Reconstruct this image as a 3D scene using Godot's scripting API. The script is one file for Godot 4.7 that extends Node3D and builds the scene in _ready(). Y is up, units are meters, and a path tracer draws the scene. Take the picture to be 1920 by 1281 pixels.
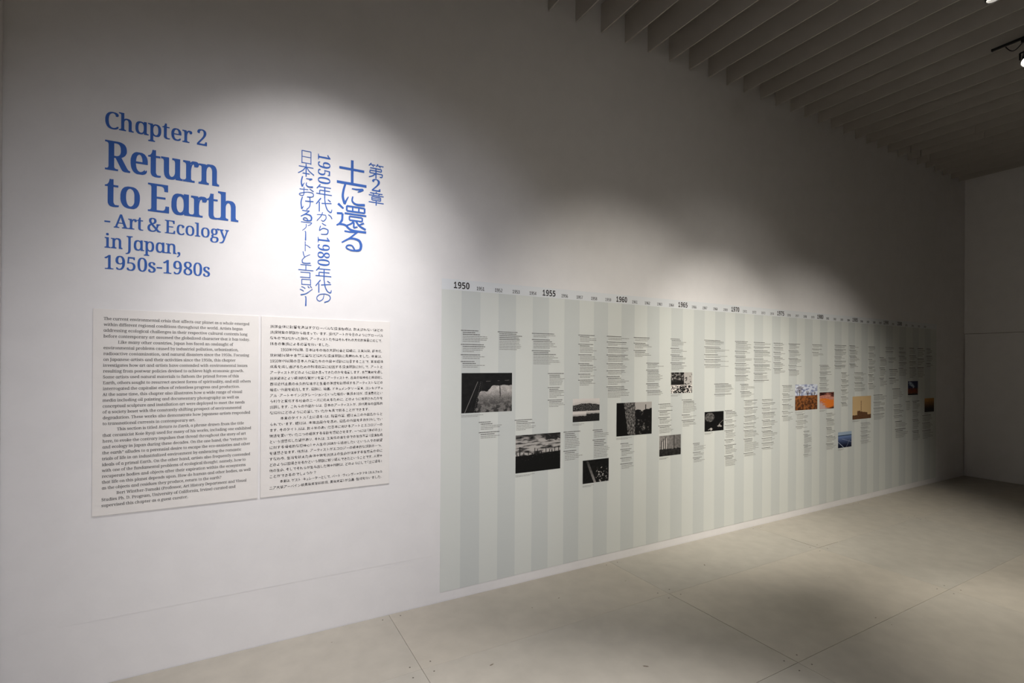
extends Node3D
# A gallery wall: chapter heading in blue vinyl, two text panels and a long printed timeline, lit by track spotlights under a louvred ceiling.
# The exhibition wall is the plane z = 0, x runs along it, the floor is y = 0.

const ROOM_X0 := -0.94
const ROOM_X1 := 9.357
const ROOM_Z1 := 8.4
const LOUVRE_Y := 4.268
const LOUVRE_H := 0.231
const SLAB_Y := 5.3

var M := {}
var fonts := {}
var glyph_store := {}
var parsed := {}

func _ready() -> void:
	var cam := Camera3D.new()
	cam.name = "camera"
	var right := Vector3(cos(CAM_YAW), 0, sin(CAM_YAW))
	var ahead := Vector3(sin(CAM_YAW), 0, -cos(CAM_YAW))
	var r := right * cos(CAM_ROLL) + Vector3.UP * sin(CAM_ROLL)
	var u := Vector3.UP * cos(CAM_ROLL) - right * sin(CAM_ROLL)
	cam.transform = Transform3D(Basis(r, u, -ahead), Vector3(0, 1.616, 3.163))
	cam.projection = Camera3D.PROJECTION_FRUSTUM
	cam.keep_aspect = Camera3D.KEEP_HEIGHT
	cam.near = 0.05
	cam.far = 60.0
	cam.size = 0.05 * 1281.0 / CAM_F
	cam.frustum_offset = Vector2(0, 0.05 * (CAM_Y - 640.5) / CAM_F)
	add_child(cam)
	cam.current = true
	var env := Environment.new()
	env.background_mode = Environment.BG_COLOR
	env.background_color = Color.BLACK
	env.tonemap_mode = Environment.TONE_MAPPER_LINEAR
	env.tonemap_exposure = EXPOSURE
	env.sdfgi_enabled = true
	env.ssao_enabled = true
	env.ssil_enabled = true
	var we := WorldEnvironment.new()
	we.name = "environment"
	we.environment = env
	add_child(we)
	materials()
	build_lamps()
	build_room()
	build_floor()
	build_ceiling()
	build_panels()
	build_heading()
	build_timeline()

const CAM_F := 935.14
const CAM_Y := 680.17
const CAM_YAW := 0.50854
const CAM_ROLL := 0.00605
const EXPOSURE := 1.05

# ------------------------------------------------------------------ lamps
# x of the track, the head, the point it is aimed at, energy, half angle, softness, tint, label, energy and half angle of the wide spill
func build_lamps() -> void:
	var tints := [Color(1.0, 0.99, 0.992), Color(0.945, 0.955, 1.0), Color(1.0, 0.98, 0.945)]   # neutral, cool and warm lamps
	for d in LAMPS:
		spotlight(d[1], d[2], d[3], d[4], d[5], d[7], tints[d[6]], d[8], d[9])

const LAMPS := [
	[0.48, Vector3(0.48, 4.09, 1.64), Vector3(0.43, 1.67, 0.0), 4.4, 20.8, 1.0, 0, "black track spotlight aimed at the blue chapter heading", 4.45, 30.9],
	[1.0, Vector3(1.0, 4.09, 7.77), Vector3(0.48, 0.95, 0.0), 20.7, 18.9, 1.0, 1, "black track spotlight far across the gallery washing the text panels", 0.0, 0.0],
	[2.12, Vector3(2.12, 4.09, 3.99), Vector3(2.82, 1.24, 0.0), 10.7, 21.7, 1.0, 2, "black track spotlight aimed at the early years of the timeline", 0.7, 48.0],
	[3.75, Vector3(3.75, 4.09, 2.71), Vector3(4.06, 1.06, 0.0), 8.6, 23.3, 0.97, 2, "black track spotlight aimed at the middle years of the timeline", 1.4, 34.1],
	[4.444, Vector3(4.444, 4.09, 4.01), Vector3(5.58, 0.14, 0.0), 14.2, 27.1, 1.0, 2, "black track spotlight aimed at the last years of the timeline", 0.0, 0.0],
	[4.444, Vector3(4.444, 4.155, 1.80), Vector3(4.2, 0.0, 2.42), 7.4, 20.0, 1.0, 2, "black track spotlight lighting the floor in front of the timeline", 0.0, 0.0],
	[5.54, Vector3(5.54, 4.085, 1.69), Vector3(1.9, 0.0, 2.1), 2.0, 16.0, 0.95, 0, "black track spotlight hanging beside a loose cable", 0.0, 0.0],
	[3.02, Vector3(3.02, 4.09, 2.31), Vector3(0.48, 0.0, 2.60), 19.5, 31.6, 0.95, 0, "black track spotlight tilted down toward the open floor", 0.0, 0.0],
]

func spotlight(at: Vector3, aim: Vector3, energy: float, half: float, soft: float, label: String, tint: Color, spill: float, spill_half: float) -> void:
	var t := thing("track_spotlight", label, "spotlight", Vector3(at.x, LOUVRE_Y, at.z))
	t.set_meta("group", "spotlights on the ceiling tracks")
	var to := (aim - at).normalized()
	# adapter box in the track, short stem, yoke
	var st := begin()
	add_box(st, Vector3(0, -0.033, 0), Vector3(0.020, 0.024, 0.10))
	part("adapter", st, M.black_metal, t)
	var local := at - t.position
	st = begin()
	add_tube(st, [Vector3(0, -0.045, 0), local + Vector3(0, 0.062, 0)], 0.006, 12)
	part("stem", st, M.black_metal, t)
	var side := to.cross(Vector3.UP).normalized()
	var back := to.cross(side).normalized()
	st = begin()
	for s: float in [-1.0, 1.0]:
		add_tube(st, [local + Vector3(0, 0.062, 0), local + Vector3(0, 0.055, 0) + side * 0.056 * s, local + side * 0.056 * s], 0.006, 8)
	part("yoke", st, M.black_metal, t)
	var head := Node3D.new()
	head.name = "head"
	t.add_child(head, true)
	head.position = local
	head.basis = Basis(side, -to, side.cross(-to).normalized())
	st = begin()
	add_lathe(st, [Vector2(0.0, 0.09), Vector2(0.03, 0.09), Vector2(0.036, 0.084), Vector2(0.036, 0.02), Vector2(0.047, 0.0), Vector2(0.047, -0.075), Vector2(0.043, -0.08), Vector2(0.041, -0.075), Vector2(0.040, -0.052), Vector2(0.0, -0.052)], 32)
	part("housing", st, M.black_metal, head)
	st = begin()
	add_lathe(st, [Vector2(0.039, -0.0535), Vector2(0.0, -0.0575)], 14)
	part("lens", st, M.lamp_glow, head)
	for k in 4:
		st = begin()
		add_lathe(st, [Vector2(0.036, 0.030 + 0.013 * k), Vector2(0.045, 0.030 + 0.013 * k), Vector2(0.045, 0.034 + 0.013 * k), Vector2(0.036, 0.034 + 0.013 * k)], 32)
		part("cooling_fin", st, M.black_metal, head)
	# the beam, and for a lamp with a matt reflector its wide spill
	for b in [["beam", energy, half, soft], ["spill", spill, spill_half, 1.0]]:
		if b[1] <= 0.0:
			continue
		var l := SpotLight3D.new()
		l.name = b[0]
		t.add_child(l, true)
		l.position = local + to * 0.09
		l.basis = Basis.looking_at(to, Vector3.UP if absf(to.y) < 0.99 else Vector3.FORWARD)
		l.light_energy = b[1]
		l.light_color = tint
		l.light_size = 0.04
		l.spot_range = 16.0
		l.spot_attenuation = 2.0
		l.spot_angle = b[2]
		l.spot_angle_attenuation = b[3]
		l.shadow_enabled = true

# ------------------------------------------------------------------ helpers
func begin() -> SurfaceTool:
	var st := SurfaceTool.new()
	st.begin(Mesh.PRIMITIVE_TRIANGLES)
	return st

func quad(st: SurfaceTool, a: Vector3, b: Vector3, c: Vector3, d: Vector3) -> void:
	# corners seen from the front run clockwise
	var n := (c - a).cross(b - a).normalized()
	for p in [a, b, c, a, c, d]:
		st.set_normal(n)
		st.add_vertex(p)

func quad_uv(st: SurfaceTool, x0: float, y0: float, x1: float, y1: float, z: float) -> void:
	for p in [[x0, y1, 0, 0], [x1, y1, 1, 0], [x1, y0, 1, 1], [x0, y1, 0, 0], [x1, y0, 1, 1], [x0, y0, 0, 1]]:
		st.set_normal(Vector3(0, 0, 1))
		st.set_uv(Vector2(p[2], p[3]))
		st.add_vertex(Vector3(p[0], p[1], z))

func add_box(st: SurfaceTool, c: Vector3, s: Vector3, bevel := 0.0) -> void:
	var h := s * 0.5
	if bevel <= 0.0:
		for k in 3:
			for sg: float in [-1.0, 1.0]:
				var n := Vector3.ZERO
				n[k] = sg
				var a := Vector3.ZERO
				a[(k + 1) % 3] = 1.0
				var b := Vector3.ZERO
				b[(k + 2) % 3] = 1.0
				var o := c + n * h
				var p := a * h
				var q := b * h * sg
				quad(st, o - p - q, o - p + q, o + p + q, o + p - q)
		return
	for k in 3:
		for sg: float in [-1.0, 1.0]:
			var n := Vector3.ZERO
			n[k] = sg
			var a := Vector3.ZERO
			a[(k + 1) % 3] = 1.0
			var b := Vector3.ZERO
			b[(k + 2) % 3] = 1.0
			var i := h - Vector3.ONE * bevel
			var o := c + n * h
			var p := a * i
			var q := b * i * sg
			quad(st, o - p - q, o - p + q, o + p + q, o + p - q)
			# chamfers towards the next axis
			for s2: float in [-1.0, 1.0]:
				var m := a * s2
				var e := c + m * h + n * i
				var f := c + n * h + m * i
				var w := b * i
				if s2 * sg > 0:
					quad(st, f - w, f + w, e + w, e - w)
				else:
					quad(st, f + w, f - w, e - w, e + w)

func add_lathe(st: SurfaceTool, profile: Array, n: int) -> void:
	st.set_smooth_group(-1)
	for k in n:
		var a0 := TAU * k / n
		var a1 := TAU * (k + 1) / n
		for j in profile.size() - 1:
			var p: Vector2 = profile[j]
			var q: Vector2 = profile[j + 1]
			var A := Vector3(cos(a0) * p.x, p.y, sin(a0) * p.x)
			var B := Vector3(cos(a1) * p.x, p.y, sin(a1) * p.x)
			var C := Vector3(cos(a1) * q.x, q.y, sin(a1) * q.x)
			var D := Vector3(cos(a0) * q.x, q.y, sin(a0) * q.x)
			if p.x > 1e-5:
				tri(st, A, B, C)
			if q.x > 1e-5:
				tri(st, A, C, D)

func tri(st: SurfaceTool, a: Vector3, b: Vector3, c: Vector3) -> void:
	var n := (c - a).cross(b - a).normalized()
	for p in [a, b, c]:
		st.set_normal(n)
		st.add_vertex(p)

func add_tube(st: SurfaceTool, pts: Array, radius: float, n := 8) -> void:
	for j in pts.size() - 1:
		var a: Vector3 = pts[j]
		var b: Vector3 = pts[j + 1]
		var d := (b - a).normalized()
		var u := d.cross(Vector3.UP if absf(d.y) < 0.9 else Vector3.RIGHT).normalized()
		var v := d.cross(u)
		for k in n:
			var e0 := u * cos(TAU * k / n) + v * sin(TAU * k / n)
			var e1 := u * cos(TAU * (k + 1) / n) + v * sin(TAU * (k + 1) / n)
			for g in [[a, e0], [a, e1], [b, e1], [a, e0], [b, e1], [b, e0]]:
				st.set_normal(g[1])
				st.add_vertex(g[0] + g[1] * radius)
			tri(st, a, a + e1 * radius, a + e0 * radius)
			tri(st, b, b + e0 * radius, b + e1 * radius)

func part(called: String, st: SurfaceTool, m: Material, parent: Node) -> MeshInstance3D:
	return part_mesh(called, st.commit(), m, parent)

func part_mesh(called: String, mesh: Mesh, m: Material, parent: Node) -> MeshInstance3D:
	var o := MeshInstance3D.new()
	o.name = called
	o.mesh = mesh
	o.material_override = m
	parent.add_child(o, true)
	return o

func thing(called: String, label: String, category: String, at := Vector3.ZERO) -> Node3D:
	var o := Node3D.new()
	o.name = numbered(called)
	add_child(o)
	o.position = at
	o.set_meta("label", label)
	o.set_meta("category", category)
	return o

var taken := {}
func numbered(called: String) -> String:
	taken[called] = taken.get(called, -1) + 1
	return called if taken[called] == 0 else "%s_%03d" % [called, taken[called]]

func setting(called: String, label: String, category: String) -> Node3D:
	var o := thing(called, label, category)
	o.set_meta("kind", "structure")
	return o

# ------------------------------------------------------------------ materials
func plain(c: Color, rough := 0.7, spec := 0.5) -> StandardMaterial3D:
	var m := StandardMaterial3D.new()
	m.albedo_color = c
	m.roughness = rough
	m.metallic_specular = spec
	return m

func noise_texture(sd: int, freq: float, octaves: int, lo: Color, hi: Color, size := 512) -> NoiseTexture2D:
	var n := FastNoiseLite.new()
	n.seed = sd
	n.noise_type = FastNoiseLite.TYPE_SIMPLEX_SMOOTH
	n.frequency = freq
	n.fractal_octaves = octaves
	var t := NoiseTexture2D.new()
	t.width = size
	t.height = size
	t.seamless = true
	t.noise = n
	var g := Gradient.new()
	g.set_color(0, lo)
	g.set_color(1, hi)
	t.color_ramp = g
	return t

func grained(c: Color, sd: int, amount: float, scale: float, rough: float, relief := 0.0) -> StandardMaterial3D:
	var m := plain(c, rough)
	m.albedo_texture = noise_texture(sd, 0.012, 5, Color.WHITE.darkened(amount), Color.WHITE)
	m.uv1_triplanar = true
	m.uv1_world_triplanar = true
	m.uv1_scale = Vector3.ONE * scale
	if relief > 0.0:
		m.heightmap_enabled = true
		m.heightmap_texture = noise_texture(sd + 50, 0.12, 3, Color.BLACK, Color.WHITE)
		m.heightmap_scale = relief
	return m

func srgb(r: int, g: int, b: int) -> Color:
	return Color8(r, g, b)

func materials() -> void:
	M.wall = grained(srgb(227, 224, 222), 3, 0.02, 0.7, 0.85)
	M.wall_low = grained(srgb(226, 223, 221), 4, 0.02, 0.7, 0.85)
	M.louvre = grained(srgb(180, 174, 166), 5, 0.03, 0.6, 0.75)
	M.concrete = grained(srgb(138, 136, 132), 12, 0.1, 0.5, 0.95)
	M.raw_plywood = plain(srgb(96, 86, 74), 0.95, 0.1)   # raw board under the floor and behind the end wall
	M.floor = []
	for k in 3:
		var m := grained([srgb(191, 184, 171), srgb(188, 182, 170), srgb(193, 185, 171)][k], 20 + k, 0.055, 0.9, 0.62)
		m.roughness_texture = noise_texture(40 + k, 0.02, 4, Color(0.8, 0.8, 0.8), Color.WHITE)
		M.floor.append(m)
	M.screw = plain(srgb(96, 86, 74), 0.6)
	M.scuff = plain(srgb(120, 108, 92), 0.8)
	M.black_metal = plain(srgb(22, 22, 23), 0.45)
	M.lamp_glow = plain(srgb(255, 250, 240), 0.4)
	M.lamp_glow.emission_enabled = true
	M.lamp_glow.emission = Color(1.0, 0.97, 0.92)
	M.lamp_glow.emission_energy_multiplier = 14.0
	M.blue = plain(srgb(61, 99, 171), 0.7, 0.25)
	M.board = grained(srgb(228, 223, 217), 8, 0.015, 0.9, 0.8)
	M.board_edge = plain(srgb(190, 184, 178), 0.8)
	M.ink = plain(srgb(44, 38, 38), 0.8, 0.3)
	M.ink_head = plain(srgb(96, 93, 90), 0.8, 0.3)
	M.ink_soft = plain(srgb(138, 136, 131), 0.8, 0.3)
	M.ink_caption = plain(srgb(150, 150, 146), 0.8, 0.3)
	M.sheet = plain(srgb(209, 211, 205), 0.6, 0.35)
	M.stripe = plain(srgb(198, 201, 197), 0.6, 0.35)
	M.header = plain(srgb(217, 219, 220), 0.6, 0.35)

# ------------------------------------------------------------------ room
func build_room() -> void:
	var w := setting("wall_left", "long white exhibition wall carrying the heading and the timeline", "wall")
	var top := SLAB_Y
	var st := begin()
	add_box(st, Vector3((ROOM_X0 + ROOM_X1) / 2, (0.323 + SLAB_Y) / 2, -0.1), Vector3(ROOM_X1 - ROOM_X0 + 0.4, SLAB_Y - 0.323, 0.2))
	part("upper_board", st, M.wall, w)
	st = begin()
	add_box(st, Vector3((ROOM_X0 + ROOM_X1) / 2, 0.15, -0.1005), Vector3(ROOM_X1 - ROOM_X0 + 0.4, 0.345, 0.199))
	part("lower_board", st, M.wall_low, w)
	# end wall with a flush service door: boards hung on a dark carcass so that the joints are real gaps
	w = setting("wall_back", "plain white end wall beyond the timeline with a flush door", "wall")
	st = begin()
	add_box(st, Vector3(ROOM_X1 + 0.13, top / 2, ROOM_Z1 / 2), Vector3(0.2, top, ROOM_Z1 + 0.4))
	part("carcass", st, M.raw_plywood, w)
	st = begin()
	add_box(st, Vector3(ROOM_X1 + 0.015, (2.079 + SLAB_Y) / 2, ROOM_Z1 / 2), Vector3(0.03, SLAB_Y - 2.079, ROOM_Z1))
	part("upper_board", st, M.wall, w)
	st = begin()
	add_box(st, Vector3(ROOM_X1 + 0.015, 1.03, 4.86), Vector3(0.03, 2.078, 7.08))
	part("lower_board", st, M.wall, w)
	var d := setting("door_1", "flush white service door set in the end wall", "door")
	st = begin()
	add_box(st, Vector3(ROOM_X1 + 0.0155, 1.0365, 0.662), Vector3(0.03, 2.073, 1.312), 0.001)
	part("leaf", st, M.wall, d)
	w = setting("wall_side", "white wall meeting the exhibition wall beside the heading", "wall")
	st = begin()
	add_box(st, Vector3(ROOM_X0 - 0.1, SLAB_Y / 2, ROOM_Z1 / 2 + 0.004), Vector3(0.2, SLAB_Y, ROOM_Z1))
	part("board", st, M.wall, w)
	w = setting("wall_right", "white wall across the gallery opposite the timeline", "wall")
	st = begin()
	add_box(st, Vector3((ROOM_X0 + ROOM_X1) / 2, top / 2, ROOM_Z1 + 0.1), Vector3(ROOM_X1 - ROOM_X0 + 0.4, top, 0.2))
	part("board", st, M.wall, w)

func build_floor() -> void:
	var f := setting("floor", "floor of large beige painted boards screwed down at the corners", "floor")
	var st := begin()
	add_box(st, Vector3((ROOM_X0 + ROOM_X1) / 2, -0.062, ROOM_Z1 / 2), Vector3(ROOM_X1 - ROOM_X0 + 0.4, 0.1, ROOM_Z1 + 0.4))
	part("subfloor", st, M.raw_plywood, f)
	var xs := [ROOM_X0 + 0.002, 0.872, 2.677, 4.507, 6.33, 8.15, ROOM_X1 - 0.001]
	var zs := [0.0015, 0.646, 1.562, 2.476, 3.39, 4.304, 5.218, 6.132, 7.046, ROOM_Z1]
	var screw := CylinderMesh.new()
	screw.top_radius = 0.0045
	screw.bottom_radius = 0.0045
	screw.height = 0.003
	screw.radial_segments = 10
	screw.rings = 0
	for i in xs.size() - 1:
		for j in zs.size() - 1:
			var gx := 0.0016
			var gz := 0.0014
			var w: float = xs[i + 1] - xs[i] - gx
			var l: float = zs[j + 1] - zs[j] - gz
			if i == 2 and j == 1:
				w -= 0.0022
			if i == 3 and j == 0:
				w -= 0.005
				l -= 0.006
			st = begin()
			add_box(st, Vector3.ZERO, Vector3(w, 0.012, l), 0.0006)
			var o := part("floor_board", st, M.floor[(i * 2 + j) % 3], f)
			var cx: float = (xs[i] + xs[i + 1]) / 2
			if i == 2 and j == 1:
				cx += 0.0011
			o.position = Vector3(cx, -0.006, (zs[j] + zs[j + 1]) / 2)
			if i == 3 and j == 0:
				# this board has shrunk back from one corner; beyond the corner the joints are filled
				o.position += Vector3(0.0025, 0, -0.003)
				for g in [[Vector3(xs[i] + 0.003, -0.006, 0.2), Vector3(0.005, 0.011, 0.39)], [Vector3(xs[i] + 1.06, -0.006, zs[j + 1] - 0.0035), Vector3(1.5, 0.011, 0.006)]]:
					st = begin()
					add_box(st, g[0] - o.position, g[1])
					part("joint_filler", st, M.floor[1], o)
			if j < 4:
				for a in [-1.0, 1.0]:
					for b in [-1.0, 1.0]:
						var s := part_mesh("screw", screw, M.screw, o)
						s.position = Vector3(a * (w / 2 - 0.05 - 0.012 * ((i + j) % 2)), 0.005, b * (l / 2 - 0.045))
	for d in SCUFFS:
		st = begin()
		var pts := [Vector3(-0.5, 0, -0.05), Vector3(-0.2, 0, -0.16), Vector3(0.25, 0, -0.12), Vector3(0.5, 0, 0.04), Vector3(0.2, 0, 0.15), Vector3(-0.3, 0, 0.12)]
		for k in range(1, 5):
			tri(st, pts[0] * d[2], pts[k] * d[2], pts[k + 1] * d[2])
		var o := part("scuff_mark", st, M.scuff, f)
		o.position = Vector3(d[0], 0.0002, d[1])
		o.rotation.y = d[3]

# small scuffs on the floor: x, z, length, turn
const SCUFFS := [[1.212, 0.786, 0.030, 0.3], [1.928, 1.191, 0.035, -0.6], [2.547, 0.345, 0.014, 0.0], [3.958, 1.032, 0.012, 0.2], [3.725, 1.158, 0.010, 0.0], [3.592, 0.587, 0.010, 0.0], [3.444, 0.566, 0.012, 0.0], [3.309, 0.422, 0.030, 1.0], [3.582, 1.608, 0.013, 0.5], [0.500, 0.156, 0.012, 0.0], [1.959, 0.331, 0.020, 0.5], [1.727, 0.359, 0.015, 1.2], [3.589, 1.516, 0.020, 0.1]]

func build_ceiling() -> void:
	var c := setting("ceiling", "open ceiling of white vertical louvres under a concrete slab", "ceiling")
	var st := begin()
	add_box(st, Vector3((ROOM_X0 + ROOM_X1) / 2, SLAB_Y + 0.1, ROOM_Z1 / 2), Vector3(ROOM_X1 - ROOM_X0 + 0.4, 0.2, ROOM_Z1 + 0.4))
	part("slab", st, M.concrete, c)
	for k in range(-11, 29):
		var x := (1.907 + 0.2345 * k) * 1.0773
		# three of the louvres are made of lengths that stop short of each other
		var ends := [0.006, ROOM_Z1]
		if k >= 21 and k <= 23:
			ends = [0.006, 0.142, 0.154, 0.759, 0.771, ROOM_Z1]
		st = begin()
		var mid := ROOM_Z1 / 2
		for e in range(0, ends.size(), 2):
			add_box(st, Vector3(0, 0, (ends[e] + ends[e + 1]) / 2 - mid), Vector3(0.009, LOUVRE_H, ends[e + 1] - ends[e]))
		var o := part("louvre", st, M.louvre, c)
		o.position = Vector3(x + 0.0045, LOUVRE_Y + LOUVRE_H / 2, mid)
	var tracks := {}
	for d in LAMPS:
		var x: float = d[0]
		if tracks.has(x):
			continue
		tracks[x] = true
		var z0 := 1.467 if x > 5.0 else 1.76
		var t := thing("lighting_track", d[7].replace("black track spotlight", "black lighting track carrying the spotlight"), "track", Vector3(x, LOUVRE_Y - 0.0105, z0))
		t.set_meta("group", "lighting tracks between the louvres")
		st = begin()
		add_box(st, Vector3(0, 0, (ROOM_Z1 - 0.4 - z0) / 2), Vector3(0.020, 0.019, ROOM_Z1 - 0.4 - z0), 0.001)
		part("rail", st, M.black_metal, t)
		st = begin()
		add_box(st, Vector3(0, 0, -0.004), Vector3(0.021, 0.020, 0.01), 0.001)
		part("end_cap", st, M.black_metal, t)
		if x > 5.0:
			var c2 := thing("power_cable", "short loose black cable looping down from the lighting track", "cable", Vector3(x, LOUVRE_Y - 0.0105, z0))
			st = begin()
			var pts := []
			for k in 13:
				var s := k / 12.0
				pts.append(Vector3(0.0150 + 0.05 * s, -0.008 - 0.055 * sin(PI * s) * (1.0 - 0.3 * s), 0.075 + 0.085 * s))
			add_tube(st, pts, 0.0035, 8)
			part("flex", st, M.black_metal, c2)

# ------------------------------------------------------------------ lettering from the fonts
func font(which: String) -> Font:
	if fonts.has(which):
		return fonts[which]
	var f := SystemFont.new()
	f.font_names = PackedStringArray([{"serif": "Droid Serif", "serif_bold": "Droid Serif", "serif_mid": "Droid Serif", "serif_head": "Droid Serif", "serif_heavy": "Droid Serif", "sans": "Droid Sans", "sans_bold": "Droid Sans", "mono": "Droid Sans Mono"}[which]])
	f.font_weight = 700 if which.ends_with("bold") else 400
	f.allow_system_fallback = false
	fonts[which] = f
	return f

# half the sideways swelling of the outline that gives a heavier weight
const SWELL := {"serif_mid": 0.012, "serif_head": 0.017, "serif_heavy": 0.027, "mono": 0.02}

# triangles of one character in units of the em, baseline at 0, plus its advance
func glyph(which: String, ch: String) -> Array:
	var key := which + ch
	if glyph_store.has(key):
		return glyph_store[key]
	var shape := ch
	if ch == "a":
		shape = "d"
	var pts := raw_glyph(which, shape)
	if ch == "a":
		# the typeface has a single-storey a: the bowl and stem of a d up to the x-height
		var top := -1.0
		for p in raw_glyph(which, "x"):
			top = maxf(top, p.y)
		pts = below(pts, top + 0.004)
	if SWELL.has(which):
		# a weight between regular and bold: the outline swollen sideways
		var wide := PackedVector2Array()
		for dx in [-SWELL[which], SWELL[which]]:
			for p in pts:
				wide.append(p + Vector2(dx, 0))
		pts = wide
	var f := font(which)
	var adv: float = f.get_string_size(shape, HORIZONTAL_ALIGNMENT_LEFT, -1, 64).x / 64.0
	if ch == "a":
		adv *= 0.98
	if ch == " " and which in ["serif_head", "serif_heavy"]:
		adv *= 0.72
	glyph_store[key] = [pts, adv]
	return glyph_store[key]

func raw_glyph(which: String, ch: String) -> PackedVector2Array:
	var out := PackedVector2Array()
	if ch == " ":
		return out
	var base := mesh_points(which, "H")
	var low := 1e9
	for p in base:
		low = minf(low, p.y)
	for p in mesh_points(which, ch):
		out.append(Vector2(p.x, p.y - low))
	return out

func mesh_points(which: String, ch: String) -> PackedVector2Array:
	var tm := TextMesh.new()
	tm.font = font(which)
	tm.font_size = 64
	tm.pixel_size = 1.0 / 64.0
	tm.depth = 0.0
	tm.curve_step = 1.5
	tm.horizontal_alignment = HORIZONTAL_ALIGNMENT_LEFT
	tm.vertical_alignment = VERTICAL_ALIGNMENT_TOP
	tm.text = ch
	var arrays := tm.get_mesh_arrays()
	var v: PackedVector3Array = arrays[Mesh.ARRAY_VERTEX]
	var out := PackedVector2Array()
	if arrays[Mesh.ARRAY_INDEX] != null:
		for i in arrays[Mesh.ARRAY_INDEX]:
			out.append(Vector2(v[i].x, v[i].y))
	else:
		for p in v:
			out.append(Vector2(p.x, p.y))
	return out

func below(pts: PackedVector2Array, top: float) -> PackedVector2Array:
	var out := PackedVector2Array()
	for k in range(0, pts.size() - 2, 3):
		var poly := []
		for e in 3:
			var a := pts[k + e]
			var b := pts[k + (e + 1) % 3]
			if a.y <= top:
				poly.append(a)
			if (a.y <= top) != (b.y <= top):
				poly.append(a.lerp(b, (top - a.y) / (b.y - a.y)))
		for j in range(1, poly.size() - 1):
			out.append_array([poly[0], poly[j], poly[j + 1]])
	return out

func text_width(which: String, text: String) -> float:
	var w := 0.0
	for ch in text:
		w += glyph(which, ch)[1]
	return w

func put(st: SurfaceTool, pts: PackedVector2Array, t: Transform2D, z: float, doubled := false) -> void:
	for i in pts.size():
		var q := t * pts[i]
		st.set_normal(Vector3(0, 0, 1))
		# the second outline of a swollen letter lies a hair above the first
		st.add_vertex(Vector3(q.x, q.y, z + (0.00003 if doubled and i >= pts.size() / 2 else 0.0)))

# a whole line of text into one mesh, fitted between two ends
func write_line(st: SurfaceTool, which: String, text: String, x0: float, x1: float, y: float, size: float, z: float, italic_from := -1, italic_to := -1) -> void:
	var k := (x1 - x0) / text_width(which, text)
	var x := x0
	for i in text.length():
		var g := glyph(which, text[i])
		var lean := 0.2 * size if i >= italic_from and i < italic_to else 0.0
		put(st, g[0], Transform2D(Vector2(k, 0), Vector2(lean, size), Vector2(x, y)), z, SWELL.has(which))
		x += g[1] * k

# ------------------------------------------------------------------ lettering from strokes
# a stroke of changing width along points, with rounded corners
var lift := 0.0
func stroke(st: SurfaceTool, pts: PackedVector2Array, w0: float, w1: float, z: float, round_ends := true) -> void:
	z += lift
	var n := pts.size()
	var total := 0.0
	for i in n - 1:
		total += pts[i].distance_to(pts[i + 1])
	var done := 0.0
	for i in n - 1:
		# each piece lies a hair above the one before, so that no two share a plane
		lift += 0.000012
		z += 0.000012
		var a := pts[i]
		var b := pts[i + 1]
		var d := b - a
		var len := d.length()
		if len < 1e-7:
			continue
		var wa := lerpf(w0, w1, done / total) * 0.5
		done += len
		var wb := lerpf(w0, w1, done / total) * 0.5
		var nn := Vector2(-d.y, d.x) / len
		var q := [a + nn * wa, b + nn * wb, b - nn * wb, a - nn * wa]
		for k in [0, 1, 2, 0, 2, 3]:
			st.set_normal(Vector3(0, 0, 1))
			st.add_vertex(Vector3(q[k].x, q[k].y, z))
		if round_ends and i < n - 2:
			lift += 0.000012
			z += 0.000012
			for k in 10:
				for e in [Vector2.ZERO, Vector2.from_angle(-TAU * k / 10), Vector2.from_angle(-TAU * (k + 1) / 10)]:
					st.set_normal(Vector3(0, 0, 1))
					st.add_vertex(Vector3(b.x + e.x * wb, b.y + e.y * wb, z))

func smooth(pts: Array) -> PackedVector2Array:
	var out := PackedVector2Array()
	for i in pts.size() - 1:
		var a: Vector2 = pts[maxi(i - 1, 0)]
		var b: Vector2 = pts[i]
		var c: Vector2 = pts[i + 1]
		var d: Vector2 = pts[mini(i + 2, pts.size() - 1)]
		for k in 6:
			out.append(b.cubic_interpolate(c, a, d, k / 6.0))
	out.append(pts[pts.size() - 1])
	return out
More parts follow.
